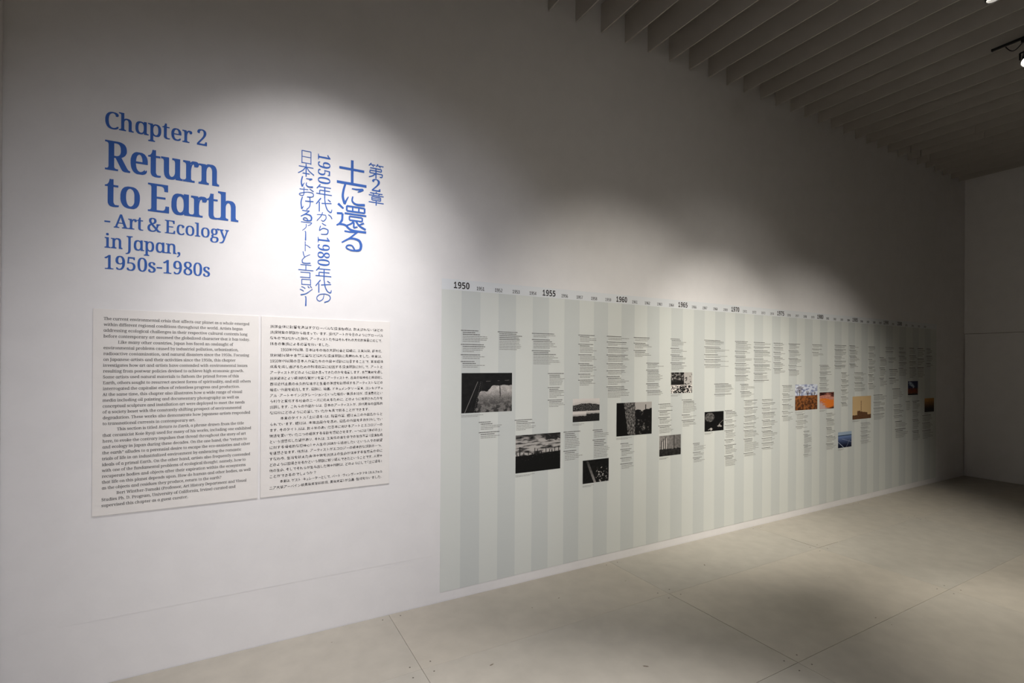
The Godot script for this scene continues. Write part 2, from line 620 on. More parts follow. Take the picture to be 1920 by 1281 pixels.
# text columns of the timeline: left, top, width, height (metres on the wall), then lines of headline and of body for each paragraph
const COLUMNS := [
	[1.359, 1.836, 0.206, 0.252, [[3, 4],[2, 3],[1, 2],[2, 2]]],
	[1.644, 1.836, 0.225, 0.125, [[5, 6]]],
	[1.93, 1.835, 0.252, 0.226, [[1, 2],[2, 4],[3, 6]]],
	[2.073, 1.535, 0.163, 0.251, [[3, 5],[3, 4],[2, 3]]],
	[2.357, 1.836, 0.189, 0.393, [[2, 3],[2, 4],[1, 4],[2, 4],[1, 2],[2, 2]]],
	[1.499, 1.196, 0.188, 0.111, [[2, 3],[2, 2]]],
	[1.787, 1.196, 0.19, 0.072, [[3, 4]]],
	[2.22, 1.082, 0.188, 0.216, [[4, 6],[2, 4]]],
	[2.503, 1.08, 0.186, 0.216, [[2, 3],[4, 7]]],
	[2.792, 0.95, 0.154, 0.205, [[1, 2],[2, 3],[1, 2],[1, 3]]],
	[2.641, 1.835, 0.255, 0.497, [[1, 2],[1, 2],[1, 3],[2, 3],[1, 3],[1, 2],[2, 4],[3, 5]]],
	[2.931, 1.834, 0.209, 0.159, [[1, 2],[2, 2],[2, 3]]],
	[3.074, 1.619, 0.218, 0.274, [[2, 2],[3, 6],[2, 2],[2, 2]]],
	[3.361, 1.834, 0.208, 0.273, [[2, 4],[1, 3],[2, 3],[2, 4]]],
	[3.219, 1.262, 0.193, 0.25, [[1, 3],[2, 2],[2, 3],[2, 4]]],
	[3.506, 1.29, 0.192, 0.235, [[3, 7],[1, 2],[2, 3]]],
	[3.652, 0.888, 0.172, 0.168, [[2, 4],[1, 2],[2, 2]]],
	[3.795, 1.835, 0.356, 0.253, [[2, 2],[2, 3],[1, 2],[1, 2],[1, 2]]],
	[3.936, 1.427, 0.281, 0.112, [[3, 4],[1, 1]]],
	[4.227, 1.835, 0.26, 0.381, [[2, 5],[1, 2],[2, 3],[1, 2],[2, 3],[2, 3]]],
	[4.308, 1.418, 0.225, 0.123, [[2, 3],[2, 3]]],
	[4.513, 1.833, 0.29, 0.393, [[1, 2],[1, 1],[2, 4],[1, 3],[2, 4],[2, 3],[1, 1]]],
	[4.831, 1.833, 0.216, 0.311, [[1, 2],[1, 2],[1, 2],[2, 2],[2, 2],[2, 3]]],
	[5.086, 1.831, 0.243, 0.333, [[2, 3],[2, 4],[2, 3],[1, 2],[2, 4]]],
	[4.084, 1.17, 0.196, 0.526, [[3, 3],[1, 2],[1, 2],[2, 4],[1, 2],[3, 4],[3, 5]]],
	[4.365, 1.257, 0.245, 0.544, [[2, 3],[2, 4],[2, 3],[1, 1],[1, 1],[2, 4],[3, 8],[1, 2]]],
	[4.647, 1.256, 0.26, 0.501, [[1, 1],[1, 2],[1, 2],[2, 3],[2, 3],[1, 1],[2, 3],[1, 2],[1, 2],[1, 1]]],
	[4.98, 1.393, 0.193, 0.367, [[2, 4],[2, 2],[1, 2],[2, 3],[1, 2],[1, 4]]],
	[5.513, 1.833, 0.218, 0.122, [[1, 2],[1, 1],[1, 3]]],
	[5.654, 1.607, 0.25, 0.276, [[2, 3],[2, 2],[2, 2],[1, 2],[1, 2]]],
	[5.222, 1.085, 0.223, 0.157, [[2, 4],[1, 4],[1, 2]]],
	[5.361, 0.894, 0.156, 0.276, [[1, 1],[3, 6],[3, 5],[1, 2]]],
	[5.79, 1.067, 0.207, 0.403, [[1, 3],[3, 4],[3, 4],[2, 4],[2, 4]]],
	[5.951, 1.835, 0.272, 0.266, [[1, 2],[2, 4],[1, 2],[1, 2],[2, 2]]],
	[6.261, 1.836, 0.228, 0.254, [[1, 2],[1, 3],[2, 4],[2, 2]]],
	[6.088, 1.523, 0.182, 0.385, [[2, 3],[2, 2],[1, 2],[2, 3],[1, 3],[2, 2]]],
	[6.369, 1.521, 0.28, 0.216, [[1, 2],[2, 2],[2, 3],[1, 2]]],
	[6.683, 1.833, 0.173, 0.509, [[1, 3],[1, 3],[1, 4],[2, 3],[2, 4],[1, 4]]],
	[6.945, 1.706, 0.19, 0.347, [[3, 3],[2, 4],[2, 4]]],
	[7.081, 1.833, 0.258, 0.063, [[1, 2],[1, 1]]],
	[7.155, 1.705, 0.254, 0.061, [[2, 1],[1, 1]]],
	[7.178, 1.557, 0.247, 0.177, [[1, 3],[1, 3]]],
	[7.42, 1.833, 0.239, 0.348, [[1, 1],[1, 1],[1, 3],[1, 2],[1, 5]]],
	[7.698, 1.836, 0.208, 0.38, [[1, 3],[1, 2],[1, 2],[1, 6]]],
	[7.921, 1.836, 0.211, 0.375, [[1, 4],[1, 3],[1, 5]]],
	[8.173, 1.835, 0.192, 0.238, [[1, 3],[1, 3],[1, 2]]],
	[7.262, 1.311, 0.277, 0.118, [[1, 6]]],
	[6.805, 1.246, 0.315, 0.294, [[1, 4],[1, 3],[1, 3],[1, 4]]],
	[6.515, 0.92, 0.239, 0.244, [[1, 3],[1, 2],[1, 3],[2, 3],[1, 3]]],
	[7.297, 1.11, 0.287, 0.167, [[1, 3],[2, 3],[1, 2]]],
	[7.337, 0.894, 0.348, 0.201, [[1, 3],[2, 4]]],
	[7.611, 1.142, 0.129, 0.108, [[1, 6]]],
	[7.793, 1.14, 0.211, 0.51, [[2, 4],[1, 4],[2, 5],[2, 5]]],
	[8.067, 0.938, 0.325, 0.309, [[1, 4],[1, 4],[1, 6]]],
]
const PHOTOS := [
	["river_works", 1.366, 1.265, 0.397, 0.277],
	["factory_skyline", 1.796, 0.807, 0.395, 0.277],
	["heap_triptych", 2.306, 1.154, 0.264, 0.181],
	["bark_and_works", 2.748, 1.013, 0.393, 0.275],
	["tools_in_dark", 2.406, 0.661, 0.263, 0.184],
	["street_pair", 3.369, 1.353, 0.267, 0.185],
	["workshop_stacks", 3.233, 0.806, 0.263, 0.179],
	["globe_in_dark", 3.805, 0.987, 0.264, 0.182],
	["trees_on_field", 5.207, 1.125, 0.41, 0.275],
	["orange_clouds", 5.659, 1.121, 0.284, 0.185],
	["sepia_chimney", 6.334, 0.971, 0.414, 0.271],
	["solar_field", 6.033, 0.66, 0.284, 0.181],
	["night_fire", 7.665, 1.222, 0.27, 0.183],
	["amber_dusk", 8.128, 0.981, 0.276, 0.186],
]
# Japanese heading: character, left, bottom, width, height
const HEADING_JA := [
	["第", 0.726, 2.769, 0.098, 0.093],
	["2", 0.749, 2.689, 0.054, 0.076],
	["章", 0.728, 2.6, 0.098, 0.086],
	["土", 0.539, 2.698, 0.177, 0.157],
	["に", 0.558, 2.577, 0.151, 0.126],
	["還", 0.54, 2.415, 0.176, 0.165],
	["る", 0.559, 2.297, 0.132, 0.126],
	["1950", 0.431, 2.678, 0.071, 0.184],
	["年", 0.422, 2.593, 0.089, 0.081],
	["代", 0.422, 2.512, 0.089, 0.081],
	["か", 0.423, 2.453, 0.089, 0.058],
	["ら", 0.433, 2.376, 0.065, 0.068],
	["1980", 0.432, 2.187, 0.069, 0.179],
	["年", 0.421, 2.103, 0.089, 0.08],
	["代", 0.422, 2.027, 0.089, 0.076],
	["の", 0.426, 1.969, 0.081, 0.058],
	["日", 0.339, 2.781, 0.056, 0.078],
	["本", 0.322, 2.706, 0.087, 0.075],
	["に", 0.332, 2.643, 0.073, 0.063],
	["お", 0.327, 2.585, 0.082, 0.058],
	["け", 0.333, 2.51, 0.074, 0.075],
	["る", 0.332, 2.445, 0.068, 0.064],
	["ア", 0.336, 2.385, 0.066, 0.058],
	["ー", 0.351, 2.328, 0.027, 0.056],
	["ト", 0.348, 2.266, 0.047, 0.058],
	["と", 0.339, 2.192, 0.056, 0.071],
	["エ", 0.326, 2.149, 0.083, 0.042],
	["コ", 0.335, 2.107, 0.061, 0.038],
	["ロ", 0.342, 2.066, 0.055, 0.038],
	["ジ", 0.334, 2.005, 0.072, 0.058],
	["ー", 0.354, 1.942, 0.028, 0.058],
]
const BODY_EN_ENDS := [[-0.567, 0.074], [-0.567, 0.042], [-0.568, 0.065], [-0.568, 0.078], [-0.51, -0.005], [-0.568, 0.021], [-0.568, 0.074], [-0.568, 0.008], [-0.569, 0.066], [-0.569, 0.049], [-0.569, 0.024], [-0.569, 0.083], [-0.569, 0.03], [-0.57, 0.041], [-0.57, 0.025], [-0.57, 0.054], [-0.57, 0.038], [-0.569, 0.081], [-0.569, -0.178], [-0.512, 0.05], [-0.569, 0.086], [-0.569, 0.06], [-0.57, 0.065], [-0.57, 0.082], [-0.571, 0.038], [-0.571, 0.082], [-0.571, 0.06], [-0.571, 0.06], [-0.571, 0.085], [-0.571, -0.057], [-0.513, 0.065], [-0.572, 0.011], [-0.572, -0.209]]
# ------------------------------------------------------------------ the two text panels
const BODY_EN := [
	"The current environmental crisis that affects our planet as a whole emerged",
	"within different regional conditions throughout the world. Artists began",
	"addressing ecological challenges in their respective cultural contexts long",
	"before contemporary art assumed the globalized character that it has today.",
	"Like many other countries, Japan has faced an onslaught of",
	"environmental problems caused by industrial pollution, urbanization,",
	"radioactive contamination, and natural disasters since the 1950s. Focusing",
	"on Japanese artists and their activities since the 1950s, this chapter",
	"investigates how art and artists have contended with environmental issues",
	"resulting from postwar policies devised to achieve high economic growth.",
	"Some artists used natural materials to fathom the primal forces of this",
	"Earth, others sought to resurrect ancient forms of spirituality, and still others",
	"interrogated the capitalist ethos of relentless progress and production.",
	"At the same time, this chapter also illustrates how a wide range of visual",
	"media including oil painting and documentary photography as well as",
	"conceptual sculpture and installation art were deployed to meet the needs",
	"of a society beset with the constantly shifting prospect of environmental",
	"degradation. These works also demonstrate how Japanese artists responded",
	"to transnational currents in contemporary art.",
	"This section is titled Return to Earth, a phrase drawn from the title",
	"that ceramicist Koie Ryoji used for many of his works, including one exhibited",
	"here, to evoke the contrary impulses that thread throughout the story of art",
	"and ecology in Japan during these decades. On the one hand, the “return to",
	"the earth” alludes to a perennial desire to escape the eco-anxieties and other",
	"trials of life in an industrialized environment by embracing the romantic",
	"ideals of a primal Earth. On the other hand, artists also frequently contended",
	"with one of the fundamental problems of ecological thought: namely, how to",
	"recuperate bodies and objects after their expiration within the ecosystems",
	"that life on this planet depends upon. How do human and other bodies, as well",
	"as the objects and residues they produce, return to the earth?",
	"Bert Winther-Tamaki (Professor, Art History Department and Visual",
	"Studies Ph. D. Program, University of California, Irvine) curated and",
	"supervised this chapter as a guest curator.",
]
const BODY_JA := [
	"地球全体に影響を及ぼすグローバルな環境危機は、数え切れないほどの",
	"地域特有の問題から始まっています。現代アートが今日のようにグローバル",
	"なものではなかった時代、アーティストたちはそれぞれの文化的背景に応じて、",
	"独自の表現による応答を行いました。",
	"　1950年代以降、日本はその他の文明社会と同様に、工業汚染、都市化、",
	"放射能汚染や自然災害など深刻な環境問題に見舞われました。本章は、",
	"1950年代以降の日本人作家たちの作品や活動に注目することで、高度経済",
	"成長を成し遂げるための戦後政策に起因する環境問題に対して、アートと",
	"アーティストがどのように向き合ってきたのかを考察します。自然素材を通し",
	"地球資源とより根源的な繋がりを築くアーティストや、古来の精神性と再接続し",
	"西洋近代主義の永久的な進歩と生産の原理を疑問視するアーティストなどの",
	"幅広い作品を紹介します。同時に、絵画、ドキュメンタリー写真、コンセプチュ",
	"アル・アートやインスタレーションといった幅広い表現手法が、環境悪化とい",
	"う刻々と変化する社会のニーズに応えるために、どのように展開されたかを",
	"説明します。これらの作品からは、日本のアーティストが、現代美術の国際的",
	"な流行にどのように応答していたかも見て取ることができます。",
	"　本章のタイトル「土に還る」は、陶芸作家、鯉江良二の作品名からと",
	"られています。鯉江は、本展出品作を含め、同名の作品を多数制作してい",
	"ます。そのタイトルは、数十年のあいだ日本におけるアートとエコロジーの",
	"物語を貫いていた二つの相反する衝動を想起させます。一つには「原初の土」",
	"という理想化した姿があり、それは、工業化の進む中での気候不安（環境危機",
	"に対する慢性的な恐怖心）や人生の試練から逃避したいという人々の願望",
	"を連想させます。他方は、アーティストがエコロジーの根本的な課題の一つ、",
	"すなわち、生涯を終えた身体や物を地球上の生命が依存する生態系の中に",
	"どのように回復させるかという問題に取り組んできたということです。人間や",
	"他の生命、そしてそれらが生み出した物や残骸は、どのようにして「土に還る」",
	"ことができるのでしょうか？",
	"　本章は、ゲスト・キュレーターとして、バート・ウィンザー＝タマキ（カルフォル",
	"ニア大学アーバイン校美術史学科教授、美術史家）が企画・監修を行いました。",
]

func build_panels() -> void:
	var p := thing("text_panel", "cream text panel with dark English paragraphs under the English chapter heading", "text panel", Vector3(-0.244, 0.842, 0.0))
	board(p, -0.609, 0.121)
	for i in BODY_EN.size():
		var st := begin()
		var y := 1.8218 - 0.02911 * i - 0.0053
		var it := -1
		if i == 19:
			it = 23
		write_line(st, "serif_mid", BODY_EN[i], BODY_EN_ENDS[i][0] + 0.244, BODY_EN_ENDS[i][1] + 0.244, y - 0.842, 0.0200, 0.0065, it, it + 15 if it > 0 else -1)
		part("text_line", st, M.ink, p)
	p = thing("text_panel", "cream text panel with dark Japanese paragraphs under the vertical Japanese heading", "text panel", Vector3(0.501, 0.842, 0.0))
	board(p, 0.134, 0.868)
	for i in BODY_JA.size():
		var st := begin()
		var text: String = BODY_JA[i]
		var units := 0.0
		for ch in text:
			units += unit_of(ch)
		var x := 0.1787 - 0.501
		var pitch := 0.6457 / units
		if i in [3, 15, 26]:
			pitch = 0.01985
		if text.begins_with("　"):
			x += 0.0553
			pitch = (0.6457 - 0.0553) / (units - 1.0)
			text = text.substr(1)
		var y := 1.8158 - 0.03303 * i - 0.842
		for ch in text:
			var w := unit_of(ch) * pitch
			ja(st, ch, Rect2(x, y - 0.0093, w, 0.0186), 0.0065)
			x += w
		part("text_line", st, M.ink, p)

func board(p: Node3D, x0: float, x1: float) -> void:
	var st := begin()
	add_box(st, Vector3((x0 + x1) / 2 - p.position.x, 0.5145, 0.0036), Vector3(x1 - x0, 1.029, 0.0048), 0.0006)
	part("board", st, M.board, p)

func unit_of(ch: String) -> float:
	if "0123456789".contains(ch):
		return 0.56
	if "、。・「」（）".contains(ch):
		return 0.62
	if "ィっッュョょェォ".contains(ch):
		return 0.78
	return 1.0

func ja(st: SurfaceTool, ch: String, box: Rect2, z: float) -> void:
	if "0123456789".contains(ch):
		var g := glyph("serif_mid", ch)
		put(st, g[0], Transform2D(Vector2(box.size.x / g[1], 0), Vector2(0, box.size.y * 1.25), Vector2(box.position.x, box.position.y)), z, true)
		return
	var inner := Rect2(box.position + box.size * Vector2(0.06, 0.03), box.size * Vector2(0.88, 0.94))
	if "ィっッュョょェォ".contains(ch):
		inner = Rect2(box.position + box.size * Vector2(0.05, 0.02), box.size * Vector2(0.85, 0.72))
	var list := strokes_of(ch)
	lift = 0.0
	var w := 0.0021 if list.size() < 6 else 0.0018 if list.size() < 11 else 0.0015
	for s in list:
		var pts := PackedVector2Array()
		for q in s:
			pts.append(Vector2(inner.position.x + inner.size.x * q.x, inner.position.y + inner.size.y * (1.0 - q.y)))
		stroke(st, pts, w, w, z, false)

# the strokes of a character in a unit square, y downward; characters made of others are written as an arrangement
func strokes_of(ch: String) -> Array:
	if parsed.has(ch):
		return parsed[ch]
	var out := []
	if STROKES.has(ch):
		for s in STROKES[ch].split(" "):
			var pts := PackedVector2Array()
			for q in s.split("-"):
				pts.append(Vector2(float(q[0]) + 0.35, float(q[1]) + 0.35) / 9.7)
			out.append(pts)
	elif MADE_OF.has(ch):
		var at := [0]
		out = arrange(MADE_OF[ch], at)
	else:
		print("no strokes for ", ch)
	parsed[ch] = out
	return out

func arrange(text: String, at: Array) -> Array:
	var c := text[at[0]]
	at[0] += 1
	if not SPLIT.has(c):
		return strokes_of(c)
	var a := arrange(text, at)
	var b := arrange(text, at)
	var out := []
	for g in [[a, SPLIT[c][0]], [b, SPLIT[c][1]]]:
		var r: Rect2 = g[1]
		for s in g[0]:
			var pts := PackedVector2Array()
			for q in s:
				pts.append(r.position + q * r.size)
			out.append(pts)
	return out

const SPLIT := {
	"⿰": [Rect2(0, 0, 0.42, 1), Rect2(0.42, 0, 0.58, 1)],
	"⿱": [Rect2(0, 0, 1, 0.48), Rect2(0, 0.46, 1, 0.54)],
	"⿴": [Rect2(0, 0, 1, 1), Rect2(0.22, 0.2, 0.56, 0.62)],
	"⿵": [Rect2(0, 0, 1, 1), Rect2(0.24, 0.44, 0.52, 0.5)],
	"⿸": [Rect2(0, 0, 1, 1), Rect2(0.24, 0.26, 0.74, 0.72)],
	"⿺": [Rect2(0, 0, 1, 1), Rect2(0.3, 0, 0.68, 0.82)],
}
# points are two digits, column and row of a ten by ten square; strokes are parted by blanks
const STROKES := {
	"一": "05-95", "二": "12-82 08-98", "十": "05-95 50-59", "土": "14-84 50-59 09-99", "工": "12-82 52-58 08-98", "口": "12-19 12-82-89 18-88", "日": "20-29 20-70-79 24-74 29-79", "目": "20-29 20-70-79 23-73 26-76 29-79",
	"田": "11-19 11-81-89 51-59 15-85 19-89", "木": "03-93 50-59 53-08 53-98", "本": "02-92 50-59 52-07 52-97 27-77", "人": "50-44-09 43-99", "大": "03-93 50-44-09 44-99", "也": "04-84-86 31-38-89-97 60-66", "求": "02-92 50-59-38 14-36 53-08 53-98 71-82",
	"氵": "10-63 03-56 09-75", "亻": "80-05 53-59", "彳": "70-03 93-06 55-59", "言": "41-61 02-92 24-74 26-76 28-29 28-78 29-79 78-79", "糸": "50-12-62 72-15-95 55-59 36-08 66-98", "心": "04-07 23-28-79-86 42-54 73-95", "忄": "50-59 23-06 74-97",
	"扌": "03-93 50-59-38 07-85", "攵": "30-04 22-92 72-47-09 24-57-99", "夂": "40-04 22-82-09 24-99", "辶": "01-13 04-24-27-08 17-39-99", "宀": "50-52 02-04 02-92-84", "冖": "02-04 02-92-84", "艹": "02-92 30-35 60-65", "亠": "50-53 03-93",
	"月": "20-26-09 20-80-89 23-83 26-86", "王": "12-82 50-58 15-85 09-99", "女": "40-16-79 80-47-09 04-94", "子": "11-81-53 53-59-38 05-95", "力": "03-83-79-58 40-36-09", "刀": "11-81-78-58 41-09", "刂": "11-16 80-89-68", "又": "11-81-09 12-99", "寸": "03-93 70-79-58 25-47",
	"小": "50-59-38 23-06 73-96", "示": "21-71 04-94 54-59-38 25-08 75-97", "礻": "41-52 03-83-07 54-59 64-86", "衤": "41-52 03-83-07 54-59 64-86 74-65", "衣": "50-52 02-92 53-08 34-39-57 84-67 54-99", "貝": "20-27 20-70-77 22-72 25-75 27-77 37-09 67-99",
	"頁": "01-91 41-32 23-28 23-73-78 25-75 27-77 38-09 68-99", "門": "10-19 10-40-44 12-42 14-44 60-90-99 60-64 62-92 64-94", "囗": "01-09 01-91-99 09-99", "阝": "20-29 20-70-43-75-38", "斤": "80-21-25-09 24-94 64-69", "戈": "04-93 50-64-99-96 80-91 85-28", "弋": "04-93 50-64-99-96 80-91",
	"方": "50-52 02-92 42-37-09 35-85-79-58", "牜": "20-04 13-83 50-59 07-86", "牛": "20-04 13-83 06-96 50-59", "犭": "70-03 21-55-49-28 64-07", "犬": "03-93 50-44-09 44-99 70-82", "灬": "16-09 36-38 56-68 76-98", "竹": "20-04 12-42 31-34 60-54 52-92 71-74", "立": "50-52 12-82 33-47 73-57 08-98",
	"生": "20-05 13-83 16-86 50-59 09-99", "隹": "30-05 23-29 50-62 23-93 25-85 27-87 29-99 63-69", "米": "03-93 50-59 21-33 81-63 54-08 54-98", "彡": "81-14 84-17 98-29", "京": "50-51 02-92 24-25-75-74-24 55-59-38 26-08 76-98", "音": "50-51 12-82 32-34 72-64 04-94 26-29-79-76-26 27-77", "及": "11-71-53-83-09 31-26-09 43-99", "罒": "11-15-85-81-11 31-35 61-65",
	"見": "20-26 20-70-76 22-72 24-74 26-76 36-09 56-58-98-96", "危": "30-05 22-62-54 04-94 15-09 36-39-89-86 36-76-78", "ナ": "03-93 50-09", "ム": "50-18-88 66-98", "足": "50-54 54-94 23-29-99 53-57-97", "儿": "30-26-09 60-69-99-96", "今": "50-05 51-95 35-65 26-76-59", "文": "50-52 02-92 22-99 72-09",
	"匕": "81-24 20-28-88-86", "白": "50-32 22-29 22-82-89 25-85 29-89", "勺": "20-05 12-82-79-58 34-56", "北": "30-39 04-34 08-37 60-69-99-97 63-92", "广": "50-52 12-92 12-16-09", "厂": "11-91 11-16-09", "虫": "22-25-75-72-22 50-58 08-88 86-99", "自": "50-32 22-29 22-72-79 24-74 26-76 29-79", "亍": "12-82 05-95 55-59-38",
	"年": "20-04 12-92 24-84 24-27 07-97 52-59", "以": "10-17-45 32-44 80-75-39 76-99", "羊": "20-32 70-62 12-82 15-85 08-98 53-59", "業": "30-33 50-53 11-22 81-72 03-93 25-75 07-97 53-59 46-09 56-99", "亏": "22-82 05-95 35-37-77-69-48", "九": "03-73-69-99-97 40-36-09", "市": "50-52 02-92 24-28 24-84-88 54-59",
	"身": "50-31 22-26 22-72-79-58 24-74 26-76 06-96 74-09", "巛": "10-03-14 40-33-44 70-63-74", "火": "50-44-09 45-99 12-24 82-74", "夕": "40-04 22-72-09 34-55", "舛": "20-04 11-41-09 50-54 51-91 04-94 75-79", "無": "20-04 12-92 05-95 23-27 43-47 63-67 83-87 07-97 18-09 48-49 88-99", "豕": "11-81 41-14 32-56-69-48 44-07 55-08 83-65-99", "乍": "30-05 23-93 53-59 55-85 57-87",
	"千": "70-12 04-94 51-59", "主": "40-61 13-83 16-86 09-99 53-59", "高": "50-51 01-91 23-24-74-73-23 16-19 16-86-89 37-38-68-67-37", "成": "12-92 12-17-09 15-45-48-37 50-64-99-96 80-91 84-48", "長": "20-26 20-80 22-72 24-74 06-96 26-29-48 84-67 46-99", "正": "11-81 51-58 54-84 24-28 08-98", "己": "11-81-85 15-85 15-19-89-87", "走": "22-72 50-54 04-94 54-58 56-86 26-09 37-99",
	"丂": "04-94 44-36-86-79-58", "才": "03-93 60-69-48 53-08", "用": "20-26-09 20-80-89-78 23-83 26-86 51-59", "冫": "11-34 08-45", "欠": "30-05 22-92-74 53-47-09 55-99", "艮": "20-29-47 20-70-75 22-72 25-75 84-66 45-99", "車": "11-81 23-26-76-73-23 24-74 08-98 50-59", "几": "21-26-09 21-71-79-99-97", "来": "12-82 23-35 83-65 06-96 50-59 56-09 56-99",
	"青": "12-82 14-84 50-56 06-96 27-29 27-77-79 28-78", "申": "12-17 12-82-87 14-84 17-87 50-59", "再": "01-91 13-19 13-83-89 51-57 15-85 07-97", "西": "01-91 13-19-89-83-13 31-36-17 61-66-86", "我": "30-12 04-94 31-39-18 08-47 50-64-99-96 80-91 85-58", "永": "40-61 33-53-59-38 04-34-08 83-65 54-99", "久": "40-05 32-72-57-09 54-99",
	"止": "50-58 54-94 23-28 08-98", "矢": "30-04 22-82 05-95 53-47-09 46-99", "巾": "12-17 12-82-87-76 50-59", "画": "01-91 23-27-77-73-23 51-57 25-75 04-09-99-94", "与": "20-25-85-79-58 22-82 07-67", "八": "40-09 50-99", "手": "71-22 14-84 06-96 51-59-38", "亜": "01-91 31-38 61-68 14-17-87-84-14 09-99", "々": "40-05 32-82-58 46-69",
	"亦": "50-52 02-92 33-39-18 63-69-48 15-08 84-97", "尸": "11-81-84 14-84 11-16-09", "廾": "04-94 31-35-09 61-69", "兄": "21-25-75-71-21 36-09 66-69-99-97", "川": "20-25-09 51-58 80-89", "耳": "01-91 21-27 71-79 23-73 25-75 08-97", "勹": "30-05 22-92-89-78", "缶": "30-14 23-83 05-95 52-58 16-19-89-86", "魚": "40-04 21-71-53 23-27-87-83-23 53-57 25-85 18-09 38-49 58-69 78-99",
	"勿": "30-05 22-92-89-68 42-08 62-38", "五": "11-81 41-39 14-74-79 09-99", "毌": "21-15-95 21-81-75 40-36 03-93", "中": "12-17-87-82-12 50-59", "気": "30-04 22-92 34-84 15-75-78-99-97 27-69 57-29", "不": "01-91 51-07 53-59 63-97", "亡": "50-52 02-92 22-29-89", "布": "03-93 40-07 35-39 35-85-88 54-59", "式": "03-93 50-64-99-96 80-91 15-55 35-38 08-57",
	"東": "02-92 23-26-76-73-23 24-74 50-59 46-08 56-98", "兆": "40-35-09 60-69-99-97 12-25 08-36 82-74 65-97", "辛": "50-51 12-82 33-45 73-65 05-95 17-87 55-59", "卩": "12-19 12-82-86-65", "上": "50-58 54-84 08-98", "歹": "01-91 31-06 23-73-09 35-56", "斗": "21-42 14-35 07-96 70-79", "史": "12-15-85-82-12 50-46-09 36-99", "臣": "11-19-99 11-91 31-33 33-73-76-36 36-39", "皿": "12-18 12-82-88 32-38 62-68 09-99", "丨": "51-58", "丿": "70-12", "丶": "40-62",
	"父": "30-04 60-94 72-09 23-99", "禾": "70-12 04-94 51-59 54-08 54-98", "交": "50-52 02-92 33-15 63-85 65-09 35-99", "⺍": "11-23 41-43 81-63 05-07 05-95-87", "冂": "11-19 11-91-99-78", "亥": "50-52 02-92 42-15-65 73-08 65-99", "殳": "31-35-14 31-71-75-95 16-86-09 27-99", "玉": "12-82 50-58 15-85 09-99 66-77", "出": "50-59 21-24-84-81 05-09-99-95", "骨": "20-24 20-70-74 42-44 04-06 04-94-86 26-29 26-76-79 27-77",
	"あ": "12-82 40-37-58 71-64-28-08-15-43-83-96-69", "い": "12-16-28-36 82-85", "う": "31-61 14-64-85-78-49", "え": "31-62 14-74-09-45-58-99", "お": "03-63 30-38-18-16-54-85-88-59 71-93", "か": "03-53-67-49 30-23-09 72-95", "き": "22-83 24-85 41-76 25-18-49-79", "く": "70-24-79", "け": "10-04-19-27 33-93 60-66-39", "こ": "22-72 17-29-89", "さ": "13-83 40-76 16-18-49-79", "し": "20-27-49-88", "す": "02-92 50-56-36-34-54-57-29", "せ": "03-94 60-66-46 20-28-89", "そ": "21-71-05-84-56-48-79", "た": "02-62 30-09 54-94 47-59-99", "ち": "02-82 40-16-54-85-77-39", "っ": "13-53-85-77-38", "つ": "03-53-95-87-48", "て": "02-92-54-57-89",
	"と": "20-44 82-35-17-39-89", "な": "02-52 30-07 71-93 64-68-48-37-57-98", "に": "11-05-19-27 42-92 46-48-98", "の": "51-46-28-06-13-51-83-86-59", "は": "10-04-19-27 43-93 71-78-58-37-57-98", "ほ": "10-04-19-27 42-92 45-95 72-78-58-37-57-98", "ま": "12-82 14-84 50-57-37-28-48-88", "み": "21-51-07-06-55-97 84-59", "む": "02-52 30-36-16-25 27-28-78-76 72-93", "め": "21-37 61-37-18-06-53-84-87-59", "も": "30-37-58-87-75 13-73 15-75", "や": "05-73-85-55 41-52 22-59", "よ": "83-53 51-57-28-16-57-88", "ょ": "83-53 51-57-28-16-57-88", "ら": "31-61 23-26-55-86-49", "り": "21-15 71-75-39", "る": "11-71-06-54-86-59-38-56", "れ": "20-29 03-33-07 24-63-68-97", "わ": "20-29 03-33-07 24-73-96-59", "を": "02-82 40-15-55-57 84-36-48-89", "ん": "50-09-35-57-79-96",
